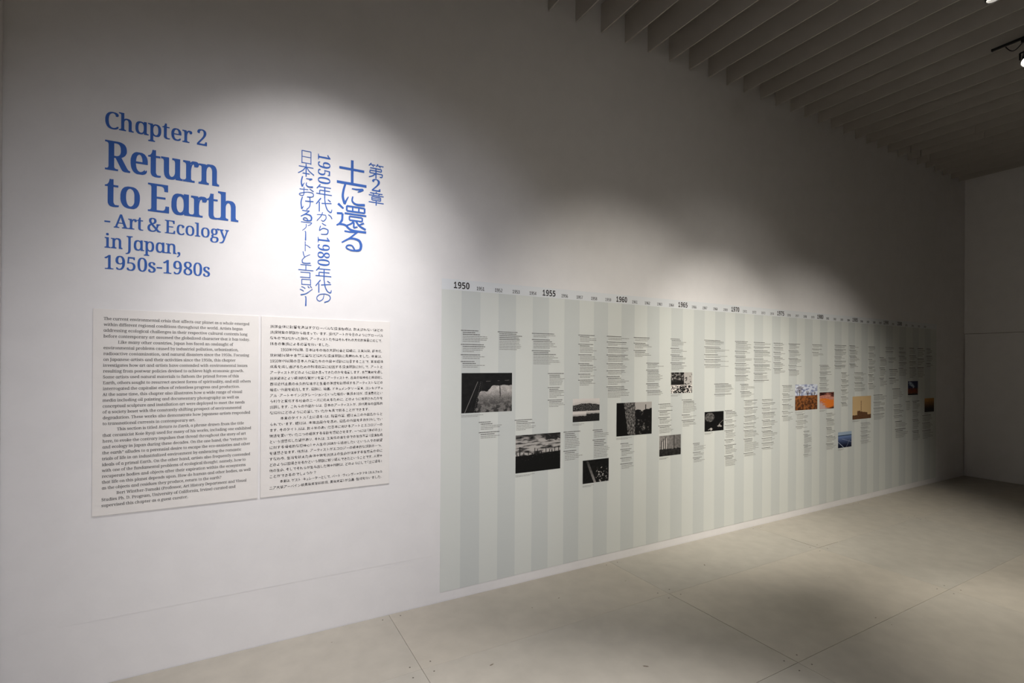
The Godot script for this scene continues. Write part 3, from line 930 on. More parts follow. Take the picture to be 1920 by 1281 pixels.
	"ア": "11-91-64 43-46-09", "ィ": "81-05 53-59", "イ": "81-05 53-59", "ウ": "50-52 12-15 12-82-76-39", "ェ": "22-82 52-58 08-98", "エ": "12-82 52-58 08-98", "カ": "03-83-79-58 40-36-09", "ガ": "03-73-69-48 30-26-09 71-82 90-91", "キ": "13-83 06-96 40-59", "ク": "30-05 22-82-66-19", "グ": "30-05 22-72-66-19 71-82 90-91", "ゲ": "20-05 13-83 53-57-29 71-82 90-91", "コ": "12-82-89 08-88", "ジ": "11-32 04-25 09-47-93 61-72 80-91", "シ": "11-32 04-25 09-47-93", "ス": "12-82-56-09 56-99", "ズ": "12-72-46-09 56-99 71-82 90-91", "セ": "04-94-76 30-38-88", "タ": "30-05 22-82-66-19 34-66", "チ": "71-22 04-94 52-56-29", "ッ": "13-24 42-54 82-67-39", "テ": "21-71 04-94 54-57-29", "デ": "21-61 04-94 54-57-29 71-82 90-91", "ト": "30-39 34-76", "ド": "30-39 34-76 61-72 80-91", "ニ": "12-82 08-98", "バ": "33-08 53-98 71-82 90-91", "フ": "12-82-66-19", "プ": "13-73-66-19 81-91-92-82-81", "マ": "12-92-56 36-68", "メ": "80-66-09 23-78", "ュ": "23-73-68 08-98", "ョ": "12-82-89 15-85 09-89", "ォ": "03-93 60-69-48 53-08", "ラ": "21-71 04-84-67-29", "リ": "21-26 71-75-39", "ル": "31-36-09 61-69-96", "レ": "20-29-95", "ロ": "12-18 12-82-88 18-88", "ン": "12-34 09-57-94", "ー": "15-95", "・": "54-65", "、": "07-29", "。": "17-18-28-27-17", "「": "90-50-57", "」": "49-49-42", "（": "80-62-67-89", "）": "10-32-37-19", "？": "23-31-71-83-55-57 58-59", "＝": "14-84 16-86", "ザ": "03-93 30-35 70-76-39 71-82 90-91",
	"ば": "10-04-19-27 43-83 61-68-48-37-57-98 71-82 90-91", "ぼ": "10-04-19-27 42-72 45-95 62-68-48-37-57-98 71-82 90-91", "が": "03-53-67-49 30-23-09 62-85 71-82 90-91", "ぞ": "21-71-05-84-56-48-79 71-82 90-91", "だ": "02-62 30-09 54-94 47-59-99 71-82 90-91", "で": "02-92-54-57-89 74-85 93-94", "ど": "20-44 72-35-17-39-89 71-82 90-91", "げ": "10-04-19-27 33-93 60-66-39 71-82 90-91", "じ": "20-27-49-88 61-72 80-91",
}
const MADE_OF := {
	"地": "⿰土也", "球": "⿰王求", "全": "⿱人王", "体": "⿰亻本", "影": "⿰景彡", "景": "⿱日京", "響": "⿱⿰糸阝音", "環": "⿰王⿱罒衣", "境": "⿰土⿱立見", "機": "⿰木⿱糸戈", "数": "⿰⿱米女攵", "切": "⿰土刀", "域": "⿰土⿱口戈", "特": "⿰牜寺", "寺": "⿱土寸", "有": "⿱ナ月", "問": "⿵門口", "題": "⿰是頁", "是": "⿱日足", "始": "⿰女台", "台": "⿱ム口", "現": "⿰王見", "代": "⿰亻弋", "時": "⿰日寺", "化": "⿰亻匕", "的": "⿰白勺", "背": "⿱北月", "応": "⿸广心", "独": "⿰犭虫", "表": "⿱生衣", "答": "⿱竹合", "合": "⿱今口", "行": "⿰彳亍",
	"降": "⿰阝⿱夂牛", "他": "⿰亻也", "明": "⿰日月", "社": "⿰礻土", "会": "⿱人云", "云": "⿱二ム", "同": "⿵冂口", "様": "⿰木⿱羊求", "汚": "⿰氵亏", "染": "⿱⿰氵九木", "都": "⿰者阝", "者": "⿱土日", "放": "⿰方攵", "射": "⿰身寸", "能": "⿰⿱ム月⿱匕匕", "然": "⿱⿰月犬灬", "災": "⿱巛火", "害": "⿱宀⿱生口", "深": "⿰氵⿱宀木", "刻": "⿰亥刂", "舞": "⿱無舛", "章": "⿱立早", "早": "⿱日十", "作": "⿰亻乍", "家": "⿱宀豕", "品": "⿱口⿰口口", "活": "⿰氵舌", "舌": "⿱千口", "動": "⿰重力", "重": "⿱千里", "注": "⿰氵主", "度": "⿸广⿱艹又",
	"経": "⿰糸⿱又土", "済": "⿰氵⿱文月", "遂": "⿺辶豕", "戦": "⿰単戈", "単": "⿱田十", "後": "⿰彳⿱糸夂", "政": "⿰正攵", "策": "⿱竹木", "起": "⿰走己", "因": "⿴囗大", "対": "⿰文寸", "向": "⿵冂口", "考": "⿱土丂", "察": "⿱宀⿱夕示", "素": "⿱生糸", "材": "⿰木才", "通": "⿺辶用", "資": "⿱次貝", "次": "⿰冫欠", "源": "⿰氵原", "原": "⿸厂⿱白小", "根": "⿰木艮", "繋": "⿱⿰車殳糸", "築": "⿱竹⿱工木", "古": "⿱十口", "精": "⿰米青", "神": "⿰礻申", "性": "⿰忄生", "接": "⿰扌⿱立女", "続": "⿰糸⿱土儿", "洋": "⿰氵羊", "近": "⿺辶斤", "義": "⿱羊我", "進": "⿺辶隹", "歩": "⿱止小",
	"産": "⿱立⿸厂生", "理": "⿰王里", "里": "⿱田土", "疑": "⿰⿱匕矢足", "視": "⿰礻見", "幅": "⿰巾⿱口田", "広": "⿸广ム", "紹": "⿰糸⿱刀口", "介": "⿱人儿", "絵": "⿰糸会", "写": "⿱冖与", "真": "⿱十⿱目八", "法": "⿰氵⿱土ム", "悪": "⿱亜心", "変": "⿱亦夂", "展": "⿸尸⿱艹衣", "開": "⿵門廾", "説": "⿰言兄", "美": "⿱羊大", "術": "⿰彳⿰木亍", "国": "⿴囗玉", "際": "⿰阝⿱夕示", "流": "⿰氵⿱亠川", "取": "⿰耳又", "還": "⿺辶⿱罒衣", "陶": "⿰阝⿵勹缶", "芸": "⿱艹云", "鯉": "⿰魚里", "江": "⿰氵工", "良": "⿱丶艮", "名": "⿱夕口", "含": "⿱今口", "多": "⿱夕夕", "制": "⿰牛刂", "物": "⿰牜勿", "語": "⿰言⿱五口",
	"貫": "⿱毌貝", "相": "⿰木目", "反": "⿸厂又", "衝": "⿰彳⿰重亍", "想": "⿱⿰木目心", "初": "⿰衤刀", "姿": "⿱次女", "候": "⿰亻矢", "安": "⿱宀女", "慢": "⿰忄⿱日⿱罒又", "恐": "⿱⿰工几心", "怖": "⿰忄布", "試": "⿰言式", "練": "⿰糸東", "逃": "⿺辶兆", "避": "⿺辶⿰口辛", "願": "⿰原頁", "望": "⿱⿰亡月王", "連": "⿺辶車", "課": "⿰言果", "果": "⿱日木", "涯": "⿰氵⿸厂⿱土土", "終": "⿰糸夂", "命": "⿱人⿰口卩", "依": "⿰亻衣", "存": "⿸ナ子", "態": "⿱能心", "系": "⿱丿糸", "回": "⿴囗口", "復": "⿰彳⿱日夂", "組": "⿰糸目", "間": "⿵門日", "残": "⿰歹戈", "骸": "⿰骨亥", "学": "⿱⺍子", "校": "⿰木交", "科": "⿰禾斗", "教": "⿰孝攵", "孝": "⿱土子", "授": "⿰扌⿱⺍又", "企": "⿱人止", "監": "⿱⿰臣二皿", "修": "⿰亻⿰丨⿱夂彡",
}

# ------------------------------------------------------------------ the chapter heading in blue vinyl
# English lines: text, typeface, left end, right end, baseline, height of a capital
const HEADING_EN := [
	["Chapter 2", "serif_head", -0.567, -0.134, 2.776, 0.0845],
	["Return", "serif_heavy", -0.567, -0.076, 2.568, 0.147],
	["to Earth", "serif_heavy", -0.567, 0.017, 2.387, 0.1455],
	["- Art & Ecology", "serif_head", -0.568, -0.028, 2.283, 0.069],
	["in Japan,", "serif_head", -0.567, -0.251, 2.178, 0.069],
	["1950s-1980s", "serif_head", -0.567, -0.116, 2.072, 0.069],
]
# strokes of the large characters: width at the start, width at the end, then x and y in a square of 100, y downward; "c" bends smoothly
const LARGE := {
	"土": [[11, 11, 51, 0, 51, 92], [10, 10, 8, 36, 92, 36], [11, 11, 0, 93, 100, 93]],
	"に": [["c", 10, 13, 20, 2, 13, 35, 11, 65, 18, 97], ["c", 12, 4, 18, 97, 25, 78, 33, 60], ["c", 6, 12, 46, 18, 66, 18, 90, 15], ["c", 12, 5, 90, 15, 80, 24, 70, 30], ["c", 7, 13, 50, 56, 48, 78, 64, 92, 98, 89]],
	"還": [[10, 7, 4, 2, 22, 18], [8, 8, 0, 38, 19, 36], [8, 8, 19, 36, 18, 60], ["c", 9, 6, 18, 60, 10, 74, 0, 82], ["c", 8, 9, 8, 77, 28, 78, 50, 94, 100, 96], [7, 7, 33, 6, 94, 6], [7, 7, 33, 6, 33, 24], [7, 7, 94, 6, 94, 24], [7, 7, 33, 24, 94, 24], [6, 6, 53, 6, 53, 24], [6, 6, 74, 6, 74, 24], [7, 7, 26, 34, 100, 34], [6, 6, 42, 43, 86, 43], [6, 6, 42, 43, 42, 57], [6, 6, 86, 43, 86, 57], [6, 6, 42, 57, 86, 57], ["c", 7, 5, 58, 57, 48, 70, 30, 80], [7, 7, 57, 64, 57, 84], [7, 5, 57, 84, 70, 79], [7, 5, 92, 62, 74, 72], ["c", 7, 8, 64, 58, 76, 74, 98, 86]],
	"る": [["c", 9, 9, 20, 7, 48, 8, 78, 4], ["c", 9, 7, 78, 4, 48, 34, 8, 64], ["c", 7, 14, 8, 64, 46, 40, 84, 44, 96, 66], ["c", 14, 8, 96, 66, 90, 90, 62, 97, 42, 95], ["c", 8, 7, 42, 95, 28, 86, 36, 74, 54, 74, 66, 92]],
	"第": [[7, 6, 20, 0, 4, 20], [6, 6, 14, 11, 46, 11], [6, 6, 26, 12, 34, 24], [7, 6, 62, 0, 50, 19], [6, 6, 57, 11, 98, 11], [6, 6, 70, 12, 78, 24], [7, 7, 12, 33, 84, 33], [7, 7, 84, 33, 84, 49], [7, 7, 12, 49, 84, 49], [7, 7, 12, 49, 10, 66], [7, 7, 10, 66, 90, 66], ["c", 7, 7, 90, 66, 88, 84, 74, 86], [8, 8, 49, 28, 49, 100], ["c", 8, 6, 45, 68, 28, 84, 4, 96]],
	"章": [[8, 8, 50, 0, 50, 11], [7, 7, 10, 12, 90, 12], [7, 6, 30, 14, 35, 26], [7, 6, 70, 14, 64, 26], [7, 7, 2, 28, 98, 28], [7, 7, 22, 39, 78, 39], [7, 7, 22, 39, 22, 63], [7, 7, 78, 39, 78, 63], [6, 6, 22, 51, 78, 51], [7, 7, 22, 63, 78, 63], [7, 7, 2, 79, 98, 79], [8, 8, 50, 63, 50, 100]],
	"年": [[8, 7, 26, 0, 4, 32], [7, 7, 18, 17, 94, 17], [7, 7, 22, 42, 88, 42], [7, 7, 22, 42, 22, 69], [7, 7, 0, 69, 100, 69], [8, 8, 54, 17, 54, 100]],
	"代": [[8, 7, 30, 0, 0, 48], [8, 8, 20, 28, 20, 100], [7, 7, 34, 38, 98, 29], ["c", 7, 8, 54, 0, 60, 48, 74, 84, 92, 97], ["c", 8, 5, 92, 97, 97, 92, 100, 74], [7, 7, 74, 4, 92, 18]],
	"か": [["c", 7, 8, 4, 34, 36, 28, 60, 28], ["c", 8, 9, 60, 28, 62, 62, 48, 92], ["c", 9, 5, 48, 92, 40, 92, 30, 84], ["c", 8, 7, 40, 2, 30, 44, 4, 96], ["c", 8, 9, 76, 18, 92, 34, 100, 58]],
	"ら": [["c", 8, 8, 36, 0, 52, 10, 70, 16], ["c", 8, 7, 22, 26, 16, 46, 12, 68], ["c", 7, 10, 12, 68, 46, 44, 84, 52, 88, 72], ["c", 10, 6, 88, 72, 76, 92, 26, 98]],
	"の": [["c", 7, 8, 54, 14, 46, 62, 24, 88], ["c", 8, 7, 24, 88, 8, 76, 4, 50, 22, 20, 56, 8], ["c", 7, 10, 56, 8, 88, 20, 98, 48, 86, 78, 56, 96]],
	"日": [[8, 8, 6, 2, 6, 100], [8, 8, 6, 4, 94, 4], [8, 8, 94, 2, 94, 100], [7, 7, 6, 48, 94, 48], [8, 8, 6, 94, 94, 94]],
	"本": [[7, 7, 4, 25, 96, 25], [8, 8, 50, 0, 50, 100], ["c", 8, 6, 46, 27, 30, 54, 0, 80], ["c", 6, 8, 54, 27, 70, 54, 100, 80], [7, 7, 28, 76, 72, 76]],
	"お": [[8, 8, 4, 26, 62, 21], ["c", 8, 8, 34, 0, 33, 40, 32, 76, 22, 92], ["c", 8, 7, 22, 92, 4, 84, 10, 68, 56, 46], ["c", 7, 9, 56, 46, 88, 48, 98, 70, 86, 90, 54, 96], [8, 8, 72, 10, 98, 34]],
	"け": [["c", 8, 10, 18, 2, 8, 46, 14, 96], ["c", 9, 4, 14, 96, 20, 86, 26, 72], [8, 8, 38, 32, 100, 27], ["c", 8, 6, 72, 0, 76, 40, 70, 72, 48, 98]],
	"ア": [[8, 8, 4, 12, 94, 10], ["c", 9, 5, 94, 10, 84, 28, 62, 44], ["c", 8, 5, 48, 28, 46, 62, 16, 98]],
	"ー": [["c", 14, 20, 40, 2, 52, 16, 50, 98]],
	"ト": [[9, 9, 32, 0, 32, 100], ["c", 7, 10, 34, 34, 62, 44, 92, 60]],
	"と": [["c", 9, 7, 22, 0, 28, 26, 40, 46], ["c", 6, 8, 92, 20, 44, 42, 14, 70], ["c", 9, 10, 14, 70, 18, 92, 50, 96, 96, 92]],
	"エ": [[10, 10, 14, 14, 86, 14], [10, 10, 50, 14, 50, 86], [11, 11, 0, 88, 100, 88]],
	"コ": [[11, 11, 4, 12, 92, 10], [12, 12, 90, 8, 90, 96], [11, 11, 2, 88, 90, 88]],
	"ロ": [[11, 11, 6, 10, 6, 98], [11, 11, 6, 12, 94, 10], [11, 11, 94, 8, 94, 98], [11, 11, 6, 90, 94, 90]],
	"ジ": [["c", 7, 9, 14, 12, 28, 18, 42, 28], ["c", 7, 9, 2, 40, 16, 46, 30, 56], ["c", 11, 6, 8, 96, 50, 80, 98, 30], [8, 8, 62, 4, 74, 22], [8, 8, 80, 0, 92, 18]],
}

func build_heading() -> void:
	var h := thing("heading_lettering", "large blue English chapter heading in vinyl letters above the English panel", "lettering", Vector3(-0.567, 2.05, 0.0))
	for d in HEADING_EN:
		var row := Node3D.new()
		row.name = "text_line"
		h.add_child(row, true)
		row.position = Vector3(d[2], d[4], 0.0) - h.position
		var size: float = d[5] / 0.714
		# the ink of the first and last letter meets the two ends
		var text: String = d[0]
		var first := extent(glyph(d[1], text[0])[0]).x
		var last := glyph(d[1], text[text.length() - 1])
		var tail: float = last[1] - extent(last[0]).y
		var k: float = (d[3] - d[2]) / (text_width(d[1], text) - first - tail)
		var x := -first * k
		for ch in text:
			var g := glyph(d[1], ch)
			if ch != " ":
				var st := begin()
				put(st, g[0], Transform2D(Vector2(k, 0), Vector2(0, size), Vector2.ZERO), 0.0, true)
				var o := part("letter", st, M.blue, row)
				o.position = Vector3(x, 0, 0.0012)
			x += g[1] * k
	h = thing("heading_lettering", "blue Japanese chapter heading in vertical vinyl columns above the Japanese panel", "lettering", Vector3(0.35, 1.95, 0.0))
	for c in [[0, 3], [3, 7], [7, 16], [16, 31]]:
		var col := Node3D.new()
		col.name = "text_column"
		h.add_child(col, true)
		for i in range(c[0], c[1]):
			var d: Array = HEADING_JA[i]
			var size := Vector2(d[3], d[4])
			var at := Vector3(d[1], d[2], 0.0012) - h.position
			if d[0].length() == 4:
				# figures lie on their side, reading downward
				var w := text_width("serif_mid", d[0])
				var y := size.y
				for ch in d[0]:
					var g := glyph("serif_mid", ch)
					var st := begin()
					var k := size.y / w
					put(st, g[0], Transform2D(Vector2(0, -k), Vector2(size.x / 0.74, 0), Vector2(0.0, y)), 0.0, true)
					part("letter", st, M.blue, col).position = at
					y -= g[1] * k
				continue
			var st := begin()
			if d[0] == "2":
				var g := glyph("serif_mid", "2")
				var e := extent(g[0])
				put(st, g[0], Transform2D(Vector2(size.x / (e.y - e.x), 0), Vector2(0, size.y / 0.72), Vector2(-e.x * size.x / (e.y - e.x), 0)), 0.0, true)
			else:
				lift = 0.0
				for s in LARGE[d[0]]:
					var bent: bool = s[0] is String
					var o := 1 if bent else 0
					var pts := []
					for k in range(o + 2, s.size(), 2):
						pts.append(Vector2(s[k] * 0.01 * size.x, (1.0 - s[k + 1] * 0.01) * size.y))
					var even := minf(size.x, size.y) * (0.0094 if i >= 3 and i < 7 else 0.0104)
					if d[0] == "ー":
						even = size.x * 0.014
					elif d[0] in ["エ", "コ", "ロ"]:
						even *= 1.1
					stroke(st, smooth(pts) if bent else PackedVector2Array(pts), s[o] * even, s[o + 1] * even, 0.0)
			part("letter", st, M.blue, col).position = at

func extent(pts: PackedVector2Array) -> Vector2:
	var lo := 1e9
	var hi := -1e9
	for p in pts:
		lo = minf(lo, p.x)
		hi = maxf(hi, p.x)
	return Vector2(lo, hi)

# ------------------------------------------------------------------ the timeline
const TL_X0 := 1.2177
const TL_X1 := 8.468
const TL_Y0 := 0.0657
const TL_Y1 := 2.1814
const BAND_Y := 2.109

func year_x(k: int) -> float:
	# a column for each year to 1990, then wider ones
	return 1.363 + 0.14333 * k if k <= 40 else 7.096 + 0.1715 * (k - 40)

func rect(st: SurfaceTool, x0: float, y0: float, x1: float, y1: float, z: float) -> void:
	for p in [[x0, y1], [x1, y1], [x1, y0], [x0, y1], [x1, y0], [x0, y0]]:
		st.set_normal(Vector3(0, 0, 1))
		st.add_vertex(Vector3(p[0], p[1], z))

func build_timeline() -> void:
	var t := thing("timeline_mural", "long pale grey striped timeline of years, text columns and photographs printed on the wall", "mural", Vector3(TL_X0, TL_Y0, 0.0))
	var ox := TL_X0
	var oy := TL_Y0
	var st := begin()
	add_box(st, Vector3((TL_X1 - ox) / 2, (TL_Y1 - oy) / 2, 0.0011), Vector3(TL_X1 - ox, TL_Y1 - oy, 0.001))
	part("sheet", st, M.sheet, t)
	st = begin()
	rect(st, 0, BAND_Y - oy, TL_X1 - ox, TL_Y1 - oy, 0.0019)
	part("header_band", st, M.header, t)
	for k in range(0, 48, 2):
		var x1 := minf(year_x(k + 1), TL_X1)
		if year_x(k) > TL_X1 - 0.02:
			break
		st = begin()
		rect(st, year_x(k) - ox, 0, x1 - ox, BAND_Y - oy, 0.0019)
		part("stripe", st, M.stripe, t)
	var years := []
	for k in 41:
		years.append(1950 + k)
	years.append_array([1995, 2000, 2005, 2010, 2015, 2020])
	for k in years.size():
		var y: int = years[k]
		var big := y % 5 == 0 and y <= 1990 or y == 2000
		st = begin()
		var face := "sans_bold" if big else "mono"
		var cap := 0.0445 if big else 0.0245
		var w := 0.121 if big else 0.0615
		var text := str(y)
		var base := 2.1215 if big else 2.1203
		var slot := w / 4.0
		for i in 4:
			var g := glyph(face, text[i])
			var e := extent(g[0])
			var box := slot * 0.84
			if text[i] == "1":
				# the figure one stands on a foot
				var mid := slot * (i + 0.5)
				var kx := box * 0.62 / (e.y - e.x)
				put(st, g[0], Transform2D(Vector2(kx, 0), Vector2(0, cap / 0.714), Vector2(mid - box * 0.5 - e.x * kx, 0)), 0.0, not big)
				rect(st, mid - box * 0.5, 0, mid + box * 0.5, cap * (0.17 if big else 0.13), 0.00006)
			else:
				var kx := box / (e.y - e.x)
				put(st, g[0], Transform2D(Vector2(kx, 0), Vector2(0, cap / 0.714), Vector2(slot * (i + 0.5) - box * 0.5 - e.x * kx, 0)), 0.0, not big)
		var o := part("year_label", st, M.ink, t)
		o.position = Vector3(year_x(k) - w / 2 - ox, base - oy, 0.0026)
	# text columns: bars of print broken into words, headlines heavier than the body
	var rng := RandomNumberGenerator.new()
	rng.seed = 1950
	for c in COLUMNS:
		var col := Node3D.new()
		col.name = "text_column"
		t.add_child(col, true)
		col.position = Vector3(c[0] - ox, c[1] - oy, 0.0026)
		var units := 0.0
		for p in c[4]:
			units += p[0] * 1.15 + p[1]
		units += (c[4].size() - 1) * 0.9 - 1.0
		var pitch: float = c[3] / units
		var y := 0.0
		for p in c[4]:
			var heavy := begin()
			for i in p[0]:
				var end: float = c[2] * rng.randf_range(0.5, 0.9)
				if i == 0:
					rect(heavy, 0.0, y - pitch * 0.26, pitch * 0.5, y + pitch * 0.26, 0.00004)
				bars(heavy, rng, pitch * 0.62 if i == 0 else 0.014, end, y, pitch * 0.43, 0.010, 0.0018)
				y -= pitch * 1.15
			part("headline", heavy, M.ink_head, col)
			var light := begin()
			for i in p[1]:
				var end: float = c[2] * (rng.randf_range(0.45, 0.8) if i == p[1] - 1 else rng.randf_range(0.72, 1.0))
				bars(light, rng, 0.014, end, y, pitch * 0.31, 0.020, 0.0024)
				y -= pitch
			part("paragraph", light, M.ink_soft, col)
			y -= pitch * 0.9
	for d in PHOTOS:
		st = begin()
		quad_uv(st, 0, 0, d[3], d[4], 0.0)
		var o := part("photo", st, picture(d[0], d[3] / d[4]), t)
		o.position = Vector3(d[1] - ox, d[2] - oy, 0.0026)
		o.set_meta("label", PHOTO_LABELS[d[0]])
		st = begin()
		for i in 2:
			bars(st, rng, 0.0, d[3] * (0.42 - 0.1 * i), -0.016 - 0.0085 * i, 0.0036, 0.014, 0.002)
		part("caption", st, M.ink_caption, o)

func bars(st: SurfaceTool, rng: RandomNumberGenerator, x0: float, x1: float, y: float, h: float, word: float, gap: float) -> void:
	var x := x0
	while x < x1:
		var e := minf(x + word * rng.randf_range(0.4, 1.5), x1)
		rect(st, x, y - h / 2, e, y + h / 2, 0.0)
		x = e + gap

const PHOTO_LABELS := {
	"river_works": "black and white photo of pipes beside murky water", "factory_skyline": "black and white photo of chimneys under a cloudy sky", "heap_triptych": "set of black and white photos of dark heaps",
	"bark_and_works": "black and white photo of a rough column before a factory", "tools_in_dark": "dark photo of a pale diagonal bar and bright scraps", "street_pair": "set of small contrasty black and white photos",
	"workshop_stacks": "grey photo of tall stacks and a dark yard", "globe_in_dark": "dark photo of a pale round form", "trees_on_field": "colour photo of bare trees on a brown field", "orange_clouds": "colour photo of orange and pink clouds",
	"sepia_chimney": "sepia photo of a tall striped mast over a building", "solar_field": "blue photo of rows of solar panels", "night_fire": "dark photo of smoke and a red glow", "amber_dusk": "amber photo fading to a dark horizon",
}

# ------------------------------------------------------------------ printed photographs
var grain := FastNoiseLite.new()

func nz(x: float, y: float, f: float, sd := 0.0) -> float:
	return grain.get_noise_2d(x * f + sd * 137.0, y * f + sd * 71.0)

func band(v: float, a: float, b: float) -> float:
	return clampf((v - a) / (b - a), 0.0, 1.0)

func picture(called: String, aspect: float) -> StandardMaterial3D:
	grain.seed = 77
	grain.noise_type = FastNoiseLite.TYPE_SIMPLEX_SMOOTH
	grain.frequency = 1.0
	grain.fractal_octaves = 4
	var h := 180
	var w := int(h * aspect)
	var im := Image.create(w, h, false, Image.FORMAT_RGB8)
	for j in h:
		for i in w:
			im.set_pixel(i, j, ink_at(called, (i + 0.5) / w, (j + 0.5) / h))
	var m := plain(Color.WHITE, 0.55, 0.35)
	m.albedo_texture = ImageTexture.create_from_image(im)
	m.texture_repeat = false
	return m

func tone(v: float, t := Color(1.0, 0.97, 0.94)) -> Color:
	v = clampf(v, 0.03, 0.92)
	return Color(v * t.r, v * t.g, v * t.b)

func near_line(x: float, y: float, ax: float, ay: float, bx: float, by: float) -> float:
	var p := Vector2(x, y)
	return p.distance_to(Geometry2D.get_closest_point_to_segment(p, Vector2(ax, ay), Vector2(bx, by)))

func ink_at(called: String, x: float, y: float) -> Color:
	var n := nz(x, y, 6.0)
	var fine := nz(x, y, 24.0, 2.0)
	match called:
		"river_works":
			var v := 0.07 + 0.05 * n
			var shore := 0.47 - 0.15 * band(x, 0.5, 0.6) + 0.03 * n + 0.1 * band(x, 0.9, 1.0) * band(n, -0.2, 0.3)
			if y > shore and x > 0.36 - 0.16 * (y - 0.4) + 0.05 * n:
				v = 0.50 + 0.16 * n + 0.1 * fine - 0.38 * band(y, 0.45, 1.0) * band(0.2 + n, 0.0, 0.4)
				v += 0.2 * band(0.66 - y, 0.0, 0.2)
			elif x < 0.45 and y > 0.2:
				for k in 4:
					var d := near_line(x, y, 0.06 + 0.09 * k, 1.0, 0.31 + 0.03 * k, 0.22)
					v = maxf(v, [0.62, 0.24, 0.0, 0.3][k] - d * 60.0 if k != 2 else (0.5 - d * 50.0) * (1.0 if fmod(y * 22.0, 1.0) > 0.5 else 0.2))
			if near_line(x, y, 0.75, 0.33, 0.76, 0.6) < 0.008:
				v = 0.15
			if near_line(x, y, 0.35, 0.22, 0.95, 0.19) < 0.006 and n > -0.05:
				v = 0.4
			return tone(v)
		"factory_skyline":
			var hor := 0.56 - 0.06 * x
			for k in 13:
				var cx := 0.03 + 0.078 * k + 0.02 * sin(k * 5.0)
				var hh: float = [0.05, 0.24, 0.07, 0.1, 0.04, 0.17, 0.13, 0.05, 0.14, 0.08, 0.06, 0.12, 0.13][k]
				if absf(x - cx) < (0.012 if k % 3 == 1 else 0.008) and y > hor - hh and y < hor:
					return tone(0.1)
			if y > hor + 0.02 * n:
				return tone(0.05 + 0.5 * band(fine, 0.45, 0.7) * band(0.75 - y, 0.0, 0.1))
			var cloud := nz(x * 0.7, y * 2.4, 4.0, 5.0)
			var v := 0.68 - 0.55 * band(cloud, -0.05, 0.5) - 0.25 * band(0.15 - y, 0.0, 0.15)
			if x > 0.66 and y < 0.17 + 0.08 * n:
				v = 0.14 + 0.2 * band(n, 0.0, 0.5)
			return tone(v)
		"heap_triptych":
			var low := y > 0.55
			if absf(y - 0.55) < 0.012:
				return tone(0.8)
			var yy := (y - 0.55) / 0.45 if low else y / 0.55
			var top := 0.52 - 0.14 * sin(PI * x) + 0.05 * n
			if low:
				top = 0.45 + 0.05 * n if x < 0.5 else 0.26 + 0.04 * n
			if yy < top:
				return tone(0.84 - 0.25 * band(yy - top + 0.25, 0.0, 0.25) * (1.0 if low else 0.3))
			return tone(0.08 + 0.55 * band(fine + 0.4 * nz(x, y, 60.0, 8.0), -0.05, 0.5) * (0.35 if low else 1.0))
		"bark_and_works":
			if x < 0.2 + 0.12 * y + 0.03 * n:
				return tone(0.04)
			if x < 0.52 + 0.02 * n:
				return tone(0.34 + 0.45 * nz(x * 1.6, y * 0.7, 14.0, 3.0))
			if y < 0.24 + 0.05 * n - 0.05 * band(x, 0.75, 1.0):
				return tone(0.12 if absf(x - 0.82) < 0.012 and y > 0.08 else 0.66)
			var spot := Vector2((x - 0.76) / 0.07, (y - 0.8) / 0.09).length()
			return tone(0.06 + 0.35 * band(n + 0.3 * fine, 0.25, 0.6) + 0.55 * band(1.0 - spot, 0.0, 0.6) * band(fine + 0.3, 0.0, 0.6))
		"tools_in_dark":
			var d := near_line(x, y, 0.18, 0.08, 0.46, 0.98)
			var v := 0.06 + 0.06 * n
			v = maxf(v, (0.2 + 0.42 * y) * band(0.055 - d, 0.0, 0.02) + 0.1 * n)
			if x > 0.5 and y > 0.35:
				v = maxf(v, 0.85 * band(n + 0.4 * fine, 0.22, 0.5))
			return tone(v)
		"street_pair":
			if absf(y - 0.62) < 0.02 or (y < 0.62 and absf(x - 0.62) < 0.008):
				return tone(0.8)
			if y > 0.62:
				return tone(0.1 + 0.9 * band(sin((x * 7.0 + y * 9.0 + n * 6.0)), 0.1, 0.6))
			if x > 0.62:
				return tone(0.72 - 0.6 * band(n + y * 0.5, 0.3, 0.6))
			return tone(0.12 + 0.55 * band(n + 0.5 * fine, 0.0, 0.4) * band(0.45 - y, 0.0, 0.1))
		"workshop_stacks":
			if y > 0.66 + 0.04 * n:
				return tone(0.14 + 0.12 * n + 0.5 * band(fine, 0.5, 0.7))
			var v := 0.55 + 0.12 * n - 0.15 * x
			for k in 3:
				var cx := 0.1 + 0.09 * k
				if absf(x - cx) < 0.016 and y > 0.25 - 0.09 * k:
					v = 0.16
				elif absf(x - cx - 0.04) < 0.018 and y > 0.3 - 0.08 * k:
					v = 0.8
			if absf(x - 0.68) < 0.022:
				v = 0.24
			return tone(v)
		"globe_in_dark":
			var r := Vector2((x - 0.27), (y - 0.28)).length()
			var v := 0.04 + 0.05 * n
			if r < 0.24:
				v = 0.3 + 0.5 * fine + 0.25 * n
			if Vector2((x - 0.79) / 0.09, (y - 0.76) / 0.07).length() < 1.0 + n:
				v = 0.6
			if Vector2((x - 0.36) / 0.12, (y - 0.9) / 0.05).length() < 1.0 + n:
				v = 0.72
			if near_line(x, y, 0.76, 0.66, 0.96, 0.48) < 0.012:
				v = 0.5
			return tone(v)
